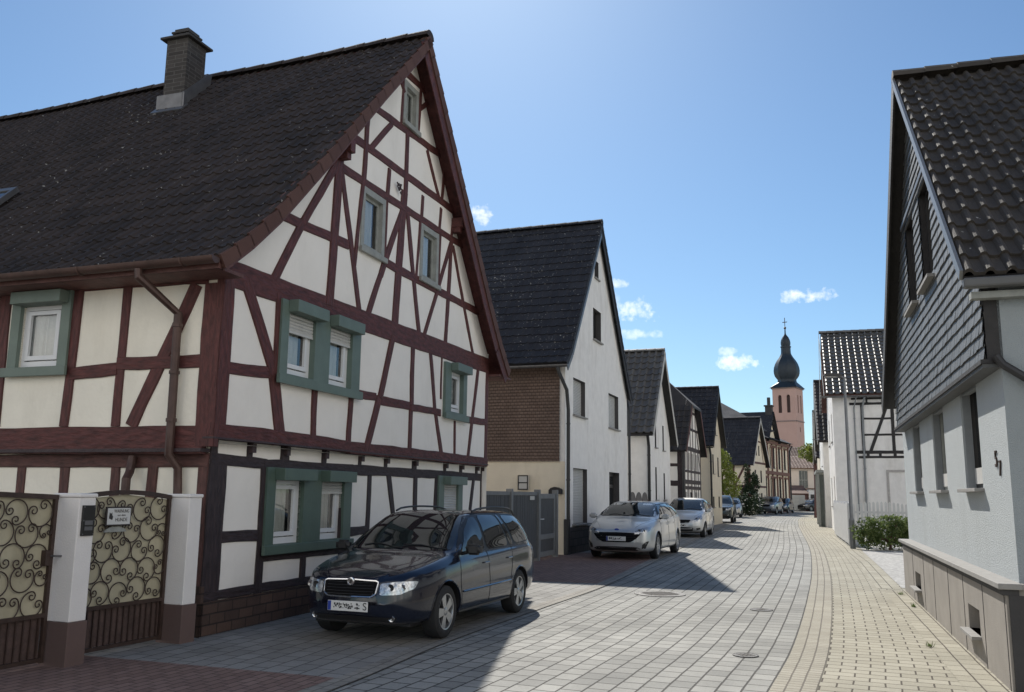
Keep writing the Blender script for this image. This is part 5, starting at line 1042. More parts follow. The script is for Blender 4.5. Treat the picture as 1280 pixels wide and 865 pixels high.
# distance along LE of a point near y
def s_at(y):
    s = 0; prev = None
    for p in LE:
        if prev is not None:
            if prev.y <= y <= p.y: return s+(p-prev).length*(y-prev.y)/(p.y-prev.y)
            s += (p-prev).length
        prev = p
polyband('driveway', brown_m, 0, s_at(8.15), .012)
polyband('driveway', brown_m, s_at(16.2), s_at(24.6), .012)
ribbon('kerb_strip', brickmat('kerb_setts', (.235, .218, .19), (.29, .27, .235), (.13, .12, .105), .16, .11, .007, uvw='UV', var=.2, bump=.8), LE, [-.214, -.11, -.006], .014)
# border row and joint along the right wall
d18 = Vector((math.sin(R_(18.4)), math.cos(R_(18.4)))); n18 = Vector((d18.y, -d18.x)); WA = Vector(RA)
WL = [WA+d18*t-n18*.02 for t in (-12, -6, 0, 3, 6, 8.6)]
ribbon('wall_border_row', walk_m, WL, [-.34, -.17, .02], .008)
WL2 = [Vector(p) for p in [(7.05, 16.2), (9.2, 22.6), (10.6, 27.2), (11.4, 29.6), (14.2, 38.8)]]
ribbon('wall_border_row', walk_m, WL2, [-.45, -.25, -.05], .008)
sheet('front_yard', [(7.1, 16.4), (9.1, 22.4), (10.6, 27.0), (11.6, 29.8), (14.4, 38.6), (22, 36), (16, 14)], .012, mat('yard_cobbles', (.36, .35, .33), .9, .45, 11, 1.0, 11, stain=.2))
# ------------------------------------------------------------------ vegetation
def leafmat(name, c1, c2, tr=.25):
    m = bpy.data.materials.new(name); m.use_nodes = True; t = m.node_tree; n = t.nodes; l = t.links; b = n['Principled BSDF']; b.inputs['Roughness'].default_value = .55; b.inputs['Specular IOR Level'].default_value = .35
    g_ = n.new('ShaderNodeTexCoord'); w_ = n.new('ShaderNodeTexWhiteNoise'); w_.noise_dimensions = '2D'; l.new(g_.outputs['UV'], w_.inputs['Vector'])
    mx = n.new('ShaderNodeMix'); mx.data_type = 'RGBA'; l.new(w_.outputs[0], mx.inputs['Factor']); mx.inputs['A'].default_value = (*c1, 1); mx.inputs['B'].default_value = (*c2, 1); l.new(mx.outputs['Result'], b.inputs['Base Color'])
    tr_ = n.new('ShaderNodeBsdfTranslucent'); l.new(mx.outputs['Result'], tr_.inputs['Color']); ms = n.new('ShaderNodeMixShader'); ms.inputs[0].default_value = tr
    l.new(b.outputs[0], ms.inputs[1]); l.new(tr_.outputs[0], ms.inputs[2]); l.new(ms.outputs[0], n['Material Output'].inputs['Surface']); return m
leaf_y = leafmat('yellow_green_leaves', (.12, .16, .025), (.22, .25, .05), .4); leaf_d = leafmat('dark_leaves', (.018, .032, .014), (.04, .065, .028), .15); leaf_b = leafmat('bush_leaves', (.05, .10, .025), (.20, .24, .08), .45)
def leaves(mb, blobs, n, size, seed=1, flat=None):
    rnd = random.Random(seed); tot_ = sum(b[3]*b[4]*b[5] for b in blobs)
    for (cx, cy, cz, rx, ry, rz) in blobs:
        for _ in range(int(n*rx*ry*rz/tot_)):
            while True:
                v = Vector((rnd.uniform(-1, 1), rnd.uniform(-1, 1), rnd.uniform(-1, 1)))
                if .35 < v.length < 1: break
            k = 1+.25*noise.noise(v*2.3+Vector((cx, cy, cz))); p = Vector((cx+v.x*rx*k, cy+v.y*ry*k, cz+v.z*rz*k))
            if noise.noise(p*1.9/max(size*8, .4)) < -.18: continue
            if p.z < .03: continue
            a = Vector((rnd.gauss(0, 1), rnd.gauss(0, 1), rnd.gauss(0, .7))).normalized(); b = a.orthogonal().normalized(); b = (Matrix.Rotation(rnd.uniform(0, 6.3), 3, a) @ b); s_ = size*rnd.uniform(.6, 1.3); u = (rnd.random()*90, rnd.random()*90)
            mb.add([p-a*s_, p+b*s_*.45, p+a*s_, p-b*s_*.45+a.cross(b)*s_*.15], [(0, 1, 2, 3)], 0, [u]*4)
def tree(name, label, cat, loc, blobs, n, size, lm, trunk, seed=1, group=None):
    t = thing(name, label, cat, loc, 0, group); mb = MB(); leaves(mb, blobs, n, size, seed); mb.build('crown', lm, t)
    mb = MB()
    if trunk:
        mb.tube([(0, 0, -.05), (.05, 0, trunk*.5), (0, .05, trunk)], [trunk*.055+.03, trunk*.04+.02, trunk*.025+.01], 9)
        for k, b in enumerate(blobs[:6]): mb.tube([(0, 0, trunk*(.55+.07*k)), (b[0]*.5, b[1]*.5, (trunk+b[2])/2), (b[0], b[1], b[2])], [.05, .03, .012], 6)
        mb.build('trunk', timber_brown, t, smooth=True)
    return t
tree('deciduous_tree', 'yellow-green leafy tree right of the cream gabled house', 'tree', (17.6, 74.0, 0), [(0, 0, 3.7, 1.0, 1.3, 1.9), (-.5, 0, 5.0, .8, 1, 1.1), (.6, 0, 2.6, 1.0, 1.2, 1.3), (-.8, 0, 3.0, .9, 1.0, 1.8), (.2, 0, 4.5, .7, .9, 1.0), (0, 0, 1.6, 1.4, 1.2, 1.2)], 9000, .10, leaf_y, 2.6, 5)
tree('garden_shrub', 'low dark shrub mass under the yellow-green tree', 'shrub', (19.0, 76.5, 0), [(0, 0, .8, 1.6, 1, .9), (1.6, 0, 1.0, 1.2, 1, 1.1)], 3000, .12, leaf_d, .8, 6)
tree('climbing_conifer', 'dark pointed evergreen against the pale gable of the timbered house', 'tree', (21.75, 81.3, 0), [(0, 0, 1.3, .9, .9, 1.4), (.25, 0, 2.7, .75, .7, 1.1), (-.1, 0, 3.9, .3, .4, .8), (.45, 0, 3.2, .5, .5, .6), (-.9, 0, .9, .9, .7, .9), (-.3, 0, 2.4, .5, .5, .6)], 9000, .10, leaf_d, 4.2, 7)
tree('garden_bush', 'leafy green bush in front of the white picket fence', 'bush', (11.9, 28.2, 0), [(0, 0, .55, .95, .5, .52), (-.6, .1, .6, .5, .4, .42), (.8, 0, .5, .8, .5, .5), (.2, -.15, .8, .6, .35, .3), (-.7, -.15, .3, .35, .3, .3)], 12000, .046, leaf_b, .4, 8)
tree('garden_tree', 'small sunlit yellow-green tree between the far right houses and the church roof', 'tree', (24.9, 72.5, 0), [(0, 0, 5.2, 1.3, 1.2, .8), (.8, 0, 4.8, 1.0, 1, .7)], 2500, .14, leaf_y, 4.5, 9)
rnd = random.Random(5)
for i, (wx, wy, wl_) in enumerate(((6.60, 15.3, 'tuft of weeds at the wall foot, farthest of the three'), (6.05, 13.6, 'tuft of weeds beside the stone socle, middle of the three'), (4.62, 10.05, 'tuft of weeds in the sidewalk, nearest of the three'))):
    mb = MB()
    for k in range(30):
        a = rnd.uniform(0, 6.28); l_ = rnd.uniform(.03, .09); d = Vector((math.cos(a), math.sin(a), rnd.uniform(.4, 1.6))).normalized()*l_; s_ = Vector((-d.y, d.x, 0)).normalized()*.006; p = Vector((rnd.uniform(-.03, .03), rnd.uniform(-.05, .05), 0))
        mb.add([p-s_, p+s_, p+d], [(0, 1, 2)], 0, [(k, k)]*3)
    tag(mb.build('weed_tuft', leaf_b, None, (wx, wy, .012)), wl_, 'weed', 'weed tufts')
# ------------------------------------------------------------------ cars
def paint(name, col, metal=.4, rough=.28, coat=.7):
    m = mat(name, col, rough, .04, 3, metal=metal, coat=coat); return m
rubber = mat('tyre_rubber', (.018, .018, .019), .8, .15, 20, .2, 60)
alloy = mat('alloy_rim', (.42, .43, .44), .3, .05, 5, metal=.8)
trim_b = mat('black_trim', (.015, .015, .016), .5, .1, 9)
chrome = mat('chrome_trim', (.62, .63, .65), .18, .02, 5, metal=.95)
car_glass = glassmat('car_glass', (.012, .015, .017), .02, .006)
lens_m = mat('headlight_lens', (.42, .44, .46), .12, .6, 38, metal=.55, coat=1.0)
red_lens = mat('red_tail_lens', (.22, .012, .01), .15, .1, 9, coat=1.0)
plate_w = mat('plate_white', (.68, .68, .66), .45, .04, 9); plate_bl = mat('plate_blue', (.02, .05, .30), .45)
def lerp(a, b, t): return a+(b-a)*t
def interp(tab, x):
    "monotone smooth table lookup"
    if x <= tab[0][0]: return tab[0][1]
    for (a, va), (b, vb) in zip(tab, tab[1:]):
        if x <= b:
            i = tab.index((a, va)); m0 = (vb-va)/(b-a) if i == 0 else .5*((vb-va)/(b-a)+(va-tab[i-1][1])/(a-tab[i-1][0])); j = i+1
            m1 = (vb-va)/(b-a) if j == len(tab)-1 else .5*((vb-va)/(b-a)+(tab[j+1][1]-vb)/(tab[j+1][0]-b))
            dlt = (vb-va)/(b-a)
            if dlt == 0: m0 = m1 = 0
            else:
                m0 = dlt*max(0, min(3, m0/dlt)); m1 = dlt*max(0, min(3, m1/dlt))
            t = (x-a)/(b-a); h = b-a
            return va*(2*t**3-3*t**2+1)+h*m0*(t**3-2*t**2+t)+vb*(-2*t**3+3*t**2)+h*m1*(t**3-t**2)
    return tab[-1][1]
def chaik(pts, n=2, closed=True):
    for _ in range(n):
        o = []
        for i in range(len(pts) if closed else len(pts)-1):
            a, b = pts[i], pts[(i+1) % len(pts)]; o += [(a[0]*.9+b[0]*.1, a[1]*.9+b[1]*.1), (a[0]*.1+b[0]*.9, a[1]*.1+b[1]*.9)]
        pts = o
    return pts
class Car:
    def __init__(s, sp, name, label, cat, loc, heading, pm, group='parked cars', far=False):
        s.sp = sp; s.L = sp['L']; s.t = thing(name, label, cat, loc, heading, group); s.pm = pm; s.far = far
        s.body()
    def hw(s, x): return interp(s.sp['plan'], x)          # half width at beltline
    def body(s):
        sp = s.sp; L2 = s.L/2; nx = 96 if not s.far else 56; mb = MB(); rings = []
        xs = []
        for i in range(nx+1):
            t = i/nx; e = .5-.5*math.cos(math.pi*t); xs.append(-L2+s.L*lerp(t, e, .75))
        for x in xs:
            w = s.hw(x); top = interp(sp['top'], x); belt = min(interp(sp['belt'], x), top-.02); bot = interp(sp['bot'], x); wr = interp(sp['roofw'], x)
            wr = min(wr, w-.015); cab = top-belt
            zm = bot+(belt-bot)*.45
            key = [(0, bot), (w*.8, bot), (w-.03, bot+.05), (w+.0, bot+.16), (w+.012, zm), (w-.002, belt-.12), (w-.02, belt-.03), (w-.045, belt)]
            if cab > .12:
                key += [(lerp(w-.045, wr, .35)+.012, belt+cab*.33), (lerp(w-.045, wr, .72)+.016, belt+cab*.66), (wr, top-min(.085, cab*.4)), (wr-.06, top-.032), (wr-.17, top-.012), (wr*.5, top-.002), (0, top)]
            else:
                key += [(w-.07, belt+cab*.35), (w-.10, belt+cab*.6), (w-.14, top-cab*.30), (w-.20, top-cab*.18), (w*.62, top-cab*.07), (w*.35, top-cab*.015), (0, top)]
            # smooth
            pts = []
            for i in range(len(key)-1):
                a, b, c, d = key[max(i-1, 0)], key[i], key[i+1], key[min(i+2, len(key)-1)]
                for k in range(3):
                    t = k/3; pts.append([.5*(2*b[j]+(-a[j]+c[j])*t*.8+(2*a[j]*.8+b[j]*(-5+.4)+c[j]*(4-.0)-d[j]*.8)*0+0) if False else lerp(b[j], c[j], t) for j in (0, 1)])
            pts.append(list(key[-1]))
            for _ in range(2): pts = [pts[0]]+[[(pts[i-1][j]+2*pts[i][j]+pts[i+1][j])/4 for j in (0, 1)] for i in range(1, len(pts)-1)]+[pts[-1]]
            rings.append([(x, p[0], p[1]) for p in pts])
        n = len(rings[0]); vs = []; full = []
        for r_ in rings:
            full.append([(p[0], p[1], p[2]) for p in r_]+[(p[0], -p[1], p[2]) for p in r_[-2:0:-1]])
        m = len(full[0]); vs = [v for r_ in full for v in r_]
        fs = [(i*m+k, (i+1)*m+k, (i+1)*m+(k+1) % m, i*m+(k+1) % m) for i in range(nx) for k in range(m)]
        fs += [tuple(range(m)), tuple(range(nx*m, nx*m+m))[::-1]]
        mb.add(vs, fs)
        me = bpy.data.meshes.new('tmp'); me.from_pydata(mb.v, [], mb.f); me.update()
        bm = bmesh.new(); bm.from_mesh(me); bmesh.ops.recalc_face_normals(bm, faces=bm.faces); s.bvh = BVHTree.FromBMesh(bm); bm.to_mesh(me); bm.free()
        o = bpy.data.objects.new('body', me); link(o); me.materials.append(s.pm); me.materials.append(trim_b)
        # wheel arches cut with cylinders
        cut = MB(); r = sp['wr']+.045
        for x in sp['axles']: cut.lathe([(r, -1.2), (r, 1.2)], 40, T=Matrix.Translation((x, 0, sp['wr']+.005)) @ Matrix.Rotation(R_(90), 4, 'X'))
        bridge = MB()
        co = cut.build('cut', trim_b); bm = bmesh.new(); bm.from_mesh(co.data); bmesh.ops.recalc_face_normals(bm, faces=bm.faces); bm.to_mesh(co.data); bm.free()
        # the cylinders only bite 0.26 m deep on each side
        me2 = co.data
        b_ = o.modifiers.new('b', 'BOOLEAN'); b_.operation = 'DIFFERENCE'; b_.object = co; b_.solver = 'EXACT'
        bpy.context.view_layer.update(); dg_ = bpy.context.evaluated_depsgraph_get(); nm = bpy.data.meshes.new_from_object(o.evaluated_get(dg_))
        o.modifiers.clear(); o.data = nm; bpy.data.objects.remove(co); nm.name = 'body'
        if len(nm.materials) < 2: nm.materials.append(trim_b)
        o.parent = s.t; sm(o, 42); s.bo = o
        # inner wheel housings: dark box between the axles' wells
        mb = MB()
        for x in sp['axles']: mb.box(x-r-.02, x+r+.02, -s.hw(x)+.28, s.hw(x)-.28, sp['wr']*.8, sp['wr']+r*.6)
        mb.box(-L2+.3, L2-.3, -.6, .6, interp(sp['bot'], 0)-.01, .42); mb.build('underbody', trim_b, s.t)
    def proj(s, p2, axis, sgn, off=.004):
        if axis == 'y': o = Vector((p2[0], 3*sgn, p2[1])); d = Vector((0, -sgn, 0))
        elif axis == 'x': o = Vector((4*sgn, p2[0], p2[1])); d = Vector((-sgn, 0, 0))
        else: o = Vector((p2[0], p2[1], 3)); d = Vector((0, 0, -1))
        h, n_, _, _ = s.bvh.ray_cast(o, d)
        if h is None: return None
        if n_.dot(d) > 0: n_ = -n_
        return h+n_*off
    def patch(s, name, outline, axis, sgn, m, off=.004, step=.05, parent=None, thick=.0):
        pts = [Vector(p) for p in outline]; den = []
        for a, b in zip(pts, pts[1:]+pts[:1]):
            n = max(1, int((b-a).length/step)); den += [a.lerp(b, k/n) for k in range(n)]
        nb = len(den); x0 = min(p.x for p in den); x1 = max(p.x for p in den); y0 = min(p.y for p in den); y1 = max(p.y for p in den)
        def inside(q):
            c = False
            for i in range(nb):
                a, b = den[i], den[(i+1) % nb]
                if (a.y > q.y) != (b.y > q.y) and q.x < (b.x-a.x)*(q.y-a.y)/(b.y-a.y)+a.x: c = not c
            return c
        gpts = []
        x = x0+step/2
        while x < x1:
            y = y0+step/2
            while y < y1:
                q = Vector((x, y))
                if inside(q) and min((q-p).length for p in den) > step*.45: gpts.append(q)
                y += step
            x += step
        V, _, Fc, _, _, _ = delaunay_2d_cdt(den+gpts, [(i, (i+1) % nb) for i in range(nb)], [], 1, 1e-6)
        v3 = [s.proj(v, axis, sgn, off) for v in V]
        mb = MB(); fs = []
        for f in Fc:
            if any(v3[i] is None for i in f): continue
            fs.append(tuple(f))
        v3 = [v or Vector((0, 0, 0)) for v in v3]
        if not fs: return None
        if axis == 'y' and sgn > 0 or axis == 'x' and sgn < 0: fs = [f[::-1] for f in fs]
        mb.add(v3, fs); o = mb.build(name, m, parent or s.t, smooth=True, ang=60); return o
    def line(s, name, pts, axis, sgn, m, w=.006, off=.003, parent=None, closed=False, r=None):
        P = [Vector(p) for p in pts]; den = []
        for a, b in zip(P, P[1:]):
            n = max(1, int((b-a).length/.06)); den += [a.lerp(b, k/n) for k in range(n)]
        den.append(P[-1]); q = [s.proj(p, axis, sgn, off) for p in den]; q = [p for p in q if p is not None]
        mb = MB(); mb.tube(q, r or w, 5); return mb.build(name, m, parent or s.t, smooth=True, ang=70)
    def wheels(s, spokes=5, rim=alloy, cap=True):
        sp = s.sp; R0 = sp['wr']; rr_ = R0*.68; wd = .19
        tb = MB(); tb.lathe([(rr_, 0), (rr_+.02, -.008), (R0-.035, -.006), (R0-.008, .012), (R0, .04), (R0, wd-.04), (R0-.01, wd-.01), (rr_, wd)], 40, caps=False)
        rm = MB(); rm.lathe([(rr_+.004, .0), (rr_-.012, .004), (rr_-.02, .03), (rr_-.02, wd-.02)], 36, caps=False)
        for k in range(spokes):
            a = 2*math.pi*k/spokes; T = Matrix.Rotation(a, 4, 'Z'); r1 = rr_-.015
            if spokes <= 5:
                vs = [(.03, -.035, .012), (.03, .035, .012), (r1, .058, .010), (r1, -.058, .010)]
                b4_ = [(x*.98, y*.8, z+.03) for x, y, z in vs]
                rm.add([T @ Vector(v) for v in vs+b4_], [(0, 1, 2, 3), (7, 6, 5, 4), (0, 4, 5, 1), (1, 5, 6, 2), (2, 6, 7, 3), (3, 7, 4, 0)])
            else: rm.box(.03, r1, -.016, .016, .008, .035, T=T)
        rm.lathe([(.0, .0), (.03, .001), (.045, .008), (.05, .03)], 16, caps=False)
        bk = MB(); bk.lathe([(rr_-.018, .05), (.0, .055)], 24, caps=False)
        s.tm = None; meshes = None
        for x in sp['axles']:
            for sg in (1, -1):
                y = s.hw(x)*1.0-.012
                rot = (R_(90), 0, 0) if sg < 0 else (R_(-90), 0, 0)
                # lathe axis z -> pointing inward (+y for right side, -y for left)
                rx = R_(-90) if sg < 0 else R_(90)
                if meshes is None:
                    w_ = tb.build('wheel', rubber, s.t, smooth=True); r_ = rm.build('rim', rim, w_, smooth=True); d_ = bk.build('brake_disc', trim_b, w_); meshes = (w_.data, r_.data, d_.data)
                else:
                    w_ = bpy.data.objects.new('wheel', meshes[0]); link(w_, s.t); r_ = bpy.data.objects.new('rim', meshes[1]); link(r_, w_); d_ = bpy.data.objects.new('brake_disc', meshes[2]); link(d_, w_)
                w_.location = (x, sg*y, R0); w_.rotation_euler = (rx, random.uniform(0, 6) if False else 0, 0)
    def mirror_(s, x, z, m=None):
        for sg in (1, -1):
            y = s.hw(x)-.06; mb = MB(); bm_ = bmesh.new(); bmesh.ops.create_cube(bm_, size=1)
            bmesh.ops.bevel(bm_, geom=bm_.edges[:], offset=.22, segments=3, affect='EDGES')
            for v in bm_.verts: v.co = Vector((v.co.x*.11*(1 if v.co.x > 0 else .7)+x, v.co.y*.20+sg*(y+.15), v.co.z*.135+z))
            me = bpy.data.meshes.new('mirror'); bm_.to_mesh(me); bm_.free(); me.materials.append(m or s.pm); o = bpy.data.objects.new('wing_mirror', me); link(o, s.t); sm(o, 50)
            mb.tube([(x, sg*(y-.02), z-.06), (x, sg*(y+.08), z-.03)], .025, 6); mb.build('mirror_arm', trim_b, o)
    def plate_(s, txt, z, w=.50, h=.11, sgn=1, y=0, blur=False):
        p = s.proj((y, z), 'x', sgn, .02); x = p.x+.006*sgn; mb = MB(); mb.box(min(x, x+.012*sgn), max(x, x+.012*sgn), y-w/2, y+w/2, z-h/2, z+h/2); o = mb.build('number_plate', plate_w, s.t, bevel=.003)
        x2 = x+.013*sgn; mb = MB(); mb.box(min(x2, x2+.001*sgn), max(x2, x2+.001*sgn), y-w/2*sgn if sgn < 0 else y-w/2+.004, y-w/2+.045, z-h/2+.004, z+h/2-.004) if sgn > 0 else mb.box(min(x2, x2+.001*sgn), max(x2, x2+.001*sgn), y+w/2-.045, y+w/2-.004, z-h/2+.004, z+h/2-.004)
        mb.build('blue_band', plate_bl, o)
        # the characters are pixelated in the photograph: dark uneven blots, only the last letter legible
        rnd = random.Random(len(txt)*7+int(s.L*100)); mb = MB(); k = 0
        for i in range(34):
            yy = y-w/2*sgn+sgn*(.06+rnd.random()*(w-.16)); zz = z+rnd.uniform(-.028, .028); a = rnd.uniform(.004, .012); b = rnd.uniform(.004, .016)
            mb.box(min(x2, x2+.0012*sgn)+.0002*k/34*sgn, max(x2, x2+.0012*sgn)+.0002*k/34*sgn, yy-a, yy+a, zz-b, zz+b); k += 1
        mb.build('plate_characters', trim_b, o)
        if txt: text(o, txt, h*1.05, (x2+.0015*sgn, y+sgn*(w/2-.035), z), (R_(90), 0, R_(90*sgn)), trim_b, 'plate_letter', .0005)
    def details(s, kind):
        sp = s.sp; g_ = sp['glass']; st = .06 if not s.far else .12
        for sg in (1, -1):
            for i, o_ in enumerate(g_['side']): s.patch('side_window', chaik(o_, 2), 'y', sg, car_glass, .009, .04 if not s.far else .1)
            s.patch('window_surround', chaik(g_['surround'], 2), 'y', sg, trim_b, .004, .04 if not s.far else .1)
            for ln in sp['lines']: s.line('door_gap', ln, 'y', sg, trim_b, .0048, .0003)
            for (hx, hz) in sp['handles']:
                p = s.proj((hx, hz), 'y', sg, .015); q = s.proj((hx-.16, hz), 'y', sg, .015)
                mb = MB(); mb.tube([p+Vector((0, -sg*.02, 0)), p, q, q+Vector((0, -sg*.02, 0))], .011, 6); mb.build('door_handle', s.pm, s.t, smooth=True)
            if sp.get('mould'): s.line('side_moulding', sp['mould'], 'y', sg, s.pm, .013, .002)
            s.line('sill_trim', [(sp['axles'][0]+sp['wr']+.06, interp(sp['bot'], 0)+.06), (sp['axles'][1]-sp['wr']-.06, interp(sp['bot'], 0)+.06)], 'y', sg, trim_b, .02, -.004)
            for x in sp['axles']:
                r = sp['wr']+.05; a = [(x+r*math.cos(t), sp['wr']+.005+r*math.sin(t)) for t in [R_(-8+196*k/16) for k in range(17)]]; s.line('arch_lip', a, 'y', sg, s.pm if not sp.get('darkarch') else trim_b, .010 if not sp.get('darkarch') else .03, -.002)
        mir = lambda o_: o_+[(-a, b) for a, b in o_[::-1]]
        s.patch('windscreen', chaik(mir(g_['front']), 2), 'x', 1, car_glass, .004, st)
        s.patch('rear_window', chaik(mir(g_['rear']), 2), 'x', -1, car_glass, .004, st)
        for sg in (1, -1):
            f = lambda o_: [(a*sg, b) for a, b in o_]
            hl = s.patch('headlight', chaik(f(sp['head']), 1), 'x', 1, lens_m, .006, .03)
            cy = sum(p[0] for p in sp['head'])/len(sp['head']); cz = sum(p[1] for p in sp['head'])/len(sp['head'])
            for k, dy in enumerate((-.06, .05)):
                p = s.proj(((cy+dy)*sg, cz), 'x', 1, .008)
                if p is not None and hl is not None: mb = MB(); mb.lathe([(.038, 0), (.034, .004), (.02, .002), (0, .0)], 14, p, T=Matrix.Rotation(R_(90), 4, 'Y')); mb.build('lamp_reflector', chrome if k else trim_b, hl, smooth=True)
            if sp.get('tail'): s.patch('tail_light', f(sp['tail']), 'x', -1, red_lens, .006, .05)
            if sp.get('fog'):
                p = s.proj(((sp['fog'][0]-.08)*sg, sp['fog'][1]), 'x', 1, .004); mb = MB(); mb.lathe([(.036, 0), (.034, .004), (.026, .0), (0, .0)], 14, p, T=Matrix.Rotation(R_(90), 4, 'Y')); mb.build('fog_light', chrome, s.t, smooth=True)
            if sp.get('foghole'): s.patch('fog_recess', f(sp['foghole']), 'x', 1, trim_b, .004, .05)
            if sp.get('rail') and kind != 'norail':
                x0_, x1_ = sp['rail']; pts = []
                for k in range(13):
                    x = lerp(x0_, x1_, k/12); wr = interp(sp['roofw'], x)-.06; z = interp(sp['top'], x)-.01+.05*math.sin(math.pi*min(1, max(0, k/12)))**.4; pts.append((x, sg*wr, z))
                mb = MB(); mb.tube(pts, .014, 7); mb.build('roof_rail', trim_b, s.t, smooth=True)
        gm = mat('grille_mesh', (.010, .010, .011), .9, .3, 60, .6, 160, spec=.1); go = s.patch('grille', chaik(mir(sp['grille']), 1), 'x', 1, gm, .004, .04)
        zs = [q[1] for q in sp['grille']]; nsl = 5 if not s.far else 0
        for k in range(nsl):
            zz = lerp(min(zs), max(zs), (k+1)/(nsl+1)); ww = max(q[0] for q in sp['grille'])*.86; s.line('grille_slat', [(-ww, zz), (ww, zz)], 'x', 1, trim_b, .004, .008, parent=go)
        if sp.get('grille_chrome'): ol = chaik(mir(sp['grille']), 1); s.line('grille_surround', ol+[ol[0]], 'x', 1, chrome, .011, .008)
        for o_ in sp.get('intake', []): s.patch('lower_intake', chaik(mir(o_), 1), 'x', 1, trim_b, .004, .05)
        if sp.get('bline'): s.line('bumper_strip', mir(sp['bline']), 'x', 1, s.pm, .014, .002)
        # bonnet shut lines, wipers, interior mirror hints
        if not s.far:
            for sg in (1, -1): s.line('bonnet_gap', [(a, b*sg) for a, b in sp['bonnet']], 'z', 1, trim_b, .003, .0005)
            for (y0_, y1_) in ((.05, .62), (-.5, .05)):
                pts = []
                for k in range(6):
                    y = lerp(y0_, y1_, k/5); p = s.proj((y, sp['wiper']+.02*math.sin(k)), 'x', 1, .012); pts.append(p)
                mb = MB(); mb.tube([p for p in pts if p], .006, 5); mb.build('wiper', trim_b, s.t)
        s.mirror_(*sp['mirror'], m=sp.get('mirror_mat') or s.pm)
        s.wheels(sp.get('spokes', 5))
def mk(**k): return k
WAGON = mk(L=4.23, wr=.305, axles=(-1.20, 1.26),
  plan=[(-2.115, .60), (-2.06, .70), (-1.9, .765), (-1.3, .815), (0, .825), (1.1, .808), (1.6, .765), (1.85, .68), (2.02, .54), (2.115, .34)],
  top=[(-2.115, .74), (-2.09, .95), (-2.0, 1.12), (-1.80, 1.34), (-1.55, 1.425), (-.9, 1.455), (-.2, 1.46), (.18, 1.43), (.55, 1.26), (1.02, .985), (1.3, .93), (1.75, .845), (2.0, .765), (2.08, .70), (2.115, .60)],
  belt=[(-2.115, .70), (-2.0, .93), (-1.5, .95), (0, .92), (1.0, .885), (1.6, .80), (2.0, .70), (2.115, .56)],
  bot=[(-2.115, .42), (-2.0, .30), (-1.7, .22), (0, .20), (1.7, .20), (2.0, .24), (2.115, .34)],
  roofw=[(-2.1, .50), (-1.8, .56), (-1.5, .60), (-.5, .625), (.2, .61), (.6, .68), (1.0, .76), (1.3, .9)],
  glass=dict(side=[[(.86, .945), (.06, .955), (.06, 1.375), (.20, 1.365), (.50, 1.21)], [(-.02, .955), (-.80, .975), (-.62, 1.39), (-.02, 1.395)], [(-.87, .975), (-1.00, .98), (-.76, 1.385), (-.68, 1.39)], [(-1.09, .985), (-1.86, 1.02), (-1.62, 1.31), (-1.40, 1.36), (-.84, 1.385)]],
    surround=[(.96, .925), (-1.92, 1.0), (-1.66, 1.335), (-1.40, 1.39), (-.6, 1.42), (.22, 1.40), (.55, 1.225)],
    front=[(0, .995), (.60, .985), (.68, 1.0), (.555, 1.395), (.45, 1.408), (0, 1.418)], rear=[(0, .98), (.58, .98), (.50, 1.35), (0, 1.38)]),
  lines=[[(.90, .93), (.92, .6), (.86, .30), (.84, .26)], [(.02, .94), (-.0, .5), (.0, .26)], [(-.90, .95), (-.86, .75), (-.80, .55), (-.78, .45)], [(.0, 1.42), (.02, .94)]],
  handles=[(.20, .80), (-.66, .81)], mould=[(.86, .50), (-.78, .50)],
  head=[(.36, .55), (.355, .675), (.54, .70), (.69, .70), (.67, .62), (.56, .56)], grille=[(0, .525), (.27, .53), (.32, .56), (.335, .685), (.30, .70), (0, .71)], grille_chrome=1,
  intake=[[(0, .26), (.50, .26), (.54, .31), (0, .325)]], fog=(.56, .30), bline=None,
  bonnet=[(2.0, .36), (1.6, .58), (1.05, .70)], wiper=1.02, mirror=(.74, 1.0), rail=(-1.72, -.0), spokes=5, tail=[(.55, .62), (.68, .62), (.66, 1.1), (.58, 1.1)])
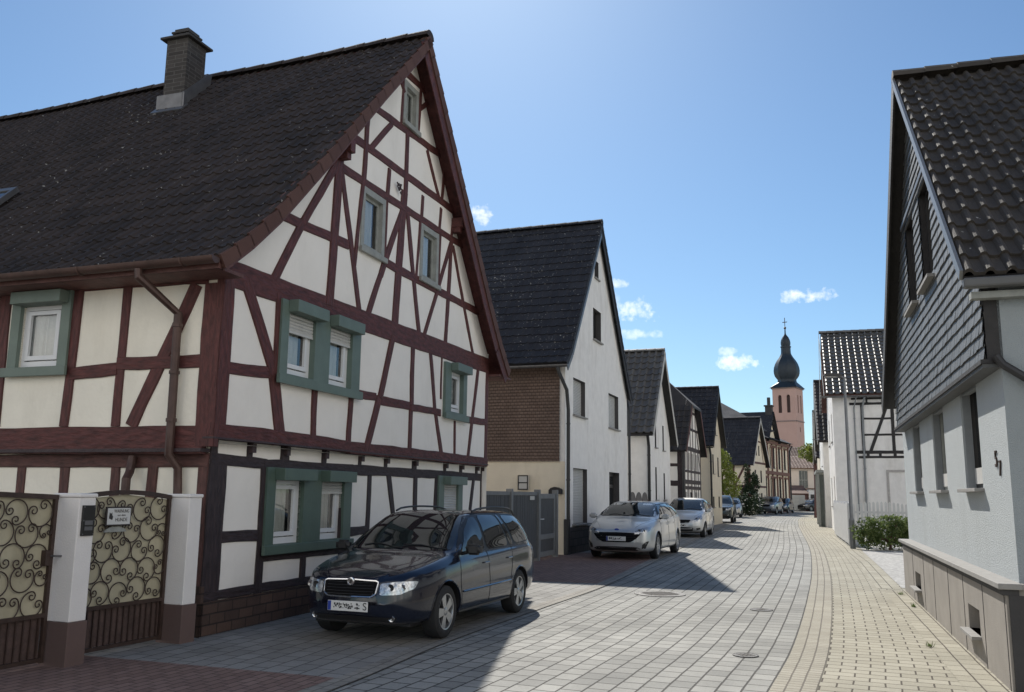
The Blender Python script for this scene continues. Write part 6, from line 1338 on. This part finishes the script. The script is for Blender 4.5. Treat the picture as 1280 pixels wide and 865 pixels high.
SILVER = mk(L=4.67, wr=.325, axles=(-1.33, 1.37),
  plan=[(-2.335, .66), (-2.25, .76), (-1.9, .85), (-1.3, .885), (0, .895), (1.3, .88), (1.85, .83), (2.12, .75), (2.26, .62), (2.335, .44)],
  top=[(-2.335, .80), (-2.3, 1.0), (-2.15, 1.22), (-1.9, 1.35), (-1.5, 1.415), (-.6, 1.445), (.0, 1.435), (.35, 1.39), (.8, 1.225), (1.18, 1.04), (1.5, .985), (1.95, .89), (2.2, .78), (2.30, .70), (2.335, .62)],
  belt=[(-2.335, .75), (-2.2, 1.0), (-1.5, 1.03), (0, .97), (1.1, .93), (1.8, .83), (2.2, .72), (2.335, .58)],
  bot=[(-2.335, .42), (-2.1, .27), (-1.8, .20), (0, .18), (1.8, .17), (2.2, .20), (2.335, .30)],
  roofw=[(-2.3, .54), (-1.9, .60), (-1.4, .64), (-.3, .67), (.3, .655), (.8, .74), (1.2, .84), (1.5, .95)],
  glass=dict(side=[[(1.0, .985), (.16, .995), (.16, 1.36), (.36, 1.34), (.68, 1.20)], [(.10, .995), (-.75, 1.02), (-.72, 1.365), (.10, 1.37)], [(-.82, 1.025), (-1.95, 1.11), (-1.6, 1.30), (-1.2, 1.35), (-.80, 1.365)]],
    surround=[(1.12, .965), (-2.05, 1.09), (-1.65, 1.32), (-1.2, 1.37), (-.3, 1.395), (.40, 1.365), (.75, 1.205)],
    front=[(0, 1.05), (.66, 1.045), (.76, 1.06), (.60, 1.37), (.5, 1.39), (0, 1.40)], rear=[(0, 1.02), (.62, 1.02), (.54, 1.36), (0, 1.40)]),
  lines=[[(1.06, .96), (1.06, .6), (.98, .30)], [(.12, .98), (.06, .5), (.08, .24)], [(-.86, 1.0), (-.88, .75), (-.86, .5)]], handles=[(.30, .84), (-.62, .87)], mould=None,
  head=[(.45, .635), (.47, .71), (.62, .775), (.80, .815), (.79, .72), (.62, .64)], grille=[(0, .43), (.36, .435), (.50, .52), (.60, .63), (.54, .665), (0, .675)],
  intake=[[(0, .23), (.52, .23), (.60, .28), (.5, .32), (0, .33)]], foghole=[(.62, .28), (.70, .28), (.78, .46), (.74, .46), (.64, .38)],
  bonnet=[(2.2, .45), (1.7, .68), (1.2, .80)], wiper=1.075, mirror=(.92, 1.05), spokes=10, tail=[(.6, .8), (.78, .8), (.75, 1.0), (.6, 1.0)])
HATCH = mk(L=3.78, wr=.29, axles=(-1.22, 1.24),
  plan=[(-1.89, .60), (-1.82, .72), (-1.5, .80), (-1.0, .84), (0, .848), (1.1, .84), (1.5, .79), (1.72, .70), (1.83, .58), (1.89, .42)],
  top=[(-1.89, .8), (-1.86, 1.0), (-1.76, 1.22), (-1.6, 1.40), (-1.3, 1.48), (-.5, 1.53), (-.1, 1.525), (.25, 1.44), (.7, 1.22), (1.05, 1.03), (1.3, .96), (1.6, .86), (1.78, .75), (1.85, .68), (1.89, .58)],
  belt=[(-1.89, .75), (-1.75, 1.0), (-1.2, 1.02), (0, .96), (1.0, .92), (1.5, .80), (1.75, .70), (1.89, .55)],
  bot=[(-1.89, .42), (-1.7, .28), (-1.4, .20), (0, .19), (1.4, .19), (1.75, .22), (1.89, .32)],
  roofw=[(-1.88, .52), (-1.6, .56), (-1.2, .60), (-.3, .62), (.2, .61), (.7, .70), (1.05, .80), (1.3, .9)],
  glass=dict(side=[[(.90, .975), (.05, .985), (.05, 1.43), (.18, 1.42), (.55, 1.22)], [(-.02, .985), (-.78, 1.02), (-.78, 1.42), (-.02, 1.445)], [(-.85, 1.03), (-1.45, 1.10), (-1.35, 1.30), (-.85, 1.42)]],
    surround=[(1.0, .955), (-1.52, 1.07), (-1.40, 1.33), (-.8, 1.44), (.22, 1.45), (.62, 1.22)],
    front=[(0, 1.04), (.62, 1.03), (.70, 1.05), (.55, 1.43), (.45, 1.455), (0, 1.465)], rear=[(0, 1.0), (.56, 1.0), (.48, 1.36), (0, 1.42)]),
  lines=[[(.92, .95), (.94, .6), (.88, .30)], [(.02, .97), (.0, .5), (.0, .26)], [(-.86, 1.0), (-.88, .8), (-.80, .5)]], handles=[(.2, .84), (-.62, .87)], mould=None,
  head=[(.42, .60), (.50, .74), (.64, .84), (.72, .84), (.74, .70), (.62, .60)], grille=[(0, .55), (.24, .56), (.34, .66), (.30, .68), (0, .68)],
  intake=[[(0, .24), (.40, .25), (.44, .38), (0, .40)]], foghole=[(.54, .28), (.70, .32), (.68, .38), (.54, .36)],
  bonnet=[(1.75, .45), (1.4, .62), (1.1, .72)], wiper=1.075, mirror=(.84, 1.04), spokes=7, tail=[(.6, .8), (.72, .8), (.66, 1.15), (.58, 1.15)])
SUV = mk(L=4.4, wr=.35, axles=(-1.3, 1.32), darkarch=1,
  plan=[(-2.2, .66), (-2.1, .78), (-1.8, .87), (-1.2, .895), (0, .90), (1.3, .89), (1.8, .84), (2.05, .75), (2.15, .64), (2.2, .5)],
  top=[(-2.2, .95), (-2.17, 1.15), (-2.05, 1.42), (-1.9, 1.56), (-1.5, 1.64), (-.5, 1.68), (-.05, 1.665), (.28, 1.58), (.65, 1.36), (.98, 1.15), (1.3, 1.09), (1.85, 1.02), (2.08, .94), (2.16, .86), (2.2, .74)],
  belt=[(-2.2, .9), (-2.0, 1.1), (-1.2, 1.12), (0, 1.08), (1.0, 1.04), (1.7, .97), (2.08, .86), (2.2, .7)],
  bot=[(-2.2, .5), (-2.0, .34), (-1.6, .27), (0, .25), (1.6, .26), (2.05, .30), (2.2, .42)],
  roofw=[(-2.2, .56), (-1.9, .60), (-1.4, .64), (-.3, .66), (.2, .65), (.65, .74), (1.0, .84), (1.3, .95)],
  glass=dict(side=[[(.84, 1.09), (.05, 1.10), (.05, 1.56), (.2, 1.55), (.52, 1.36)], [(-.02, 1.10), (-.85, 1.12), (-.85, 1.56), (-.02, 1.57)], [(-.92, 1.125), (-1.85, 1.16), (-1.72, 1.46), (-.92, 1.55)]],
    surround=[(.94, 1.07), (-1.92, 1.13), (-1.76, 1.50), (-.8, 1.59), (.22, 1.59), (.6, 1.36)],
    front=[(0, 1.16), (.66, 1.15), (.74, 1.17), (.60, 1.56), (.5, 1.585), (0, 1.595)], rear=[(0, 1.12), (.62, 1.12), (.54, 1.5), (0, 1.55)]),
  lines=[[(.90, 1.05), (.92, .7), (.86, .40)], [(.02, 1.08), (.0, .6), (.0, .34)], [(-.88, 1.1), (-.9, .9), (-.84, .6)]], handles=[(.2, .95), (-.66, .97)], mould=None,
  head=[(.46, .78), (.48, .90), (.66, .93), (.76, .92), (.78, .82), (.66, .77)], grille=[(0, .72), (.36, .73), (.42, .80), (.40, .90), (0, .92)],
  intake=[[(0, .38), (.50, .38), (.55, .52), (0, .55)]], fog=(.66, .50),
  bonnet=[(2.1, .45), (1.6, .68), (1.1, .78)], wiper=1.20, mirror=(.78, 1.17), rail=(-1.7, -.1), spokes=5, tail=[(.66, .9), (.78, .9), (.72, 1.3), (.62, 1.3)])
p_navy = paint('navy_black_paint', (.006, .009, .021), .15, .2); p_silver = paint('silver_paint', (.52, .52, .51), .5, .32); p_silver2 = paint('pale_silver_paint', (.58, .58, .57), .5, .34)
p_teal = paint('dark_green_paint', (.02, .03, .032), .4, .25); p_grey = paint('grey_blue_paint', (.16, .18, .21), .5, .3); p_black = paint('black_paint', (.010, .011, .013), .2, .25)
WAGON['mirror_mat'] = trim_b
def place(spec, name, label, cat, x, y, az, pm, far=False, txt='', pz=None):
    c = Car(spec, name, label, cat, (x, y, .014), az2rz(az), pm, far=far); c.details(''); return c
# front wheels of the dark wagon stand at about (-0.8, 10.0), rear at (0.13, 12.5): the car faces the camera
c = place(WAGON, 'parked_car', 'dark navy estate car with roof rails and chrome edged grille, parked nearest', 'car', -.99, 11.58, 200.2, p_navy)
c.plate_('S', .425); c.t.scale = (.965, .965, .94)
p = c.proj((0, .685), 'x', 1, .012); mb = MB(); T90 = Matrix.Rotation(R_(90), 4, 'Y'); mb.lathe([(.048, 0), (.045, .010), (.034, .012), (.033, .006), (0, .006)], 24, p, T=T90); em = mb.build('grille_emblem', chrome, c.t, smooth=True)
mb = MB(); mb.plate([(-.018, -.014), (.006, -.018), (.022, -.004), (.010, .002), (.020, .014), (-.002, .018), (-.020, .006), (-.004, .0)], [], 0, .002, 0); m3 = MB(); merge(m3, mb, Matrix.Translation(p+Vector((.009, 0, 0))) @ Matrix.Rotation(R_(90), 4, 'Z')); m3.build('emblem_mark', trim_b, em)
c = place(SILVER, 'parked_car', 'silver estate car with wide dark grille, in front of the shingled white house', 'car', 3.50, 24.75, 200.8, p_silver)
c.plate_('', .52)
p = c.proj((0, .735), 'x', 1, .006); mb = MB(); mb.lathe([(.03, 0), (.028, .006), (0, .007)], 20, p, T=Matrix.Rotation(R_(80), 4, 'Y') @ Matrix.Diagonal((1, 2.0, 1, 1))); mb.build('oval_emblem', plate_bl, c.t, smooth=True)
c = place(HATCH, 'parked_car', 'small pale silver hatchback with tall headlights, parked third in the row on the left', 'car', 7.35, 36.9, 199, p_silver2); c.plate_('', .47)
c = place(SILVER, 'parked_car', 'silver car mostly hidden behind the small pale silver hatchback', 'car', 8.42, 41.7, 199, p_silver, far=True)
c = place(SUV, 'parked_car', 'dark green-black off-roader parked fourth in the row, beside the cream gabled house', 'car', 13.4, 57.0, 197, p_teal, far=True); c.plate_('', .64)
c = place(HATCH, 'parked_car', 'silver compact car parked just behind the dark off-roader', 'car', 17.6, 71.2, 196, p_silver, far=True)
c = place(SUV, 'parked_car', 'grey blue off-roader parked in front of the tall town house', 'car', 25.0, 85.9, 208, p_grey, far=True)
c = place(HATCH, 'parked_car', 'dark hatchback tucked behind the grey blue off-roader', 'car', 28.2, 92.4, 209, p_black, far=True)
c = place(SILVER, 'parked_car', 'black car standing alone in front of the low church building', 'car', 36.0, 106.5, 235, p_black, far=True)
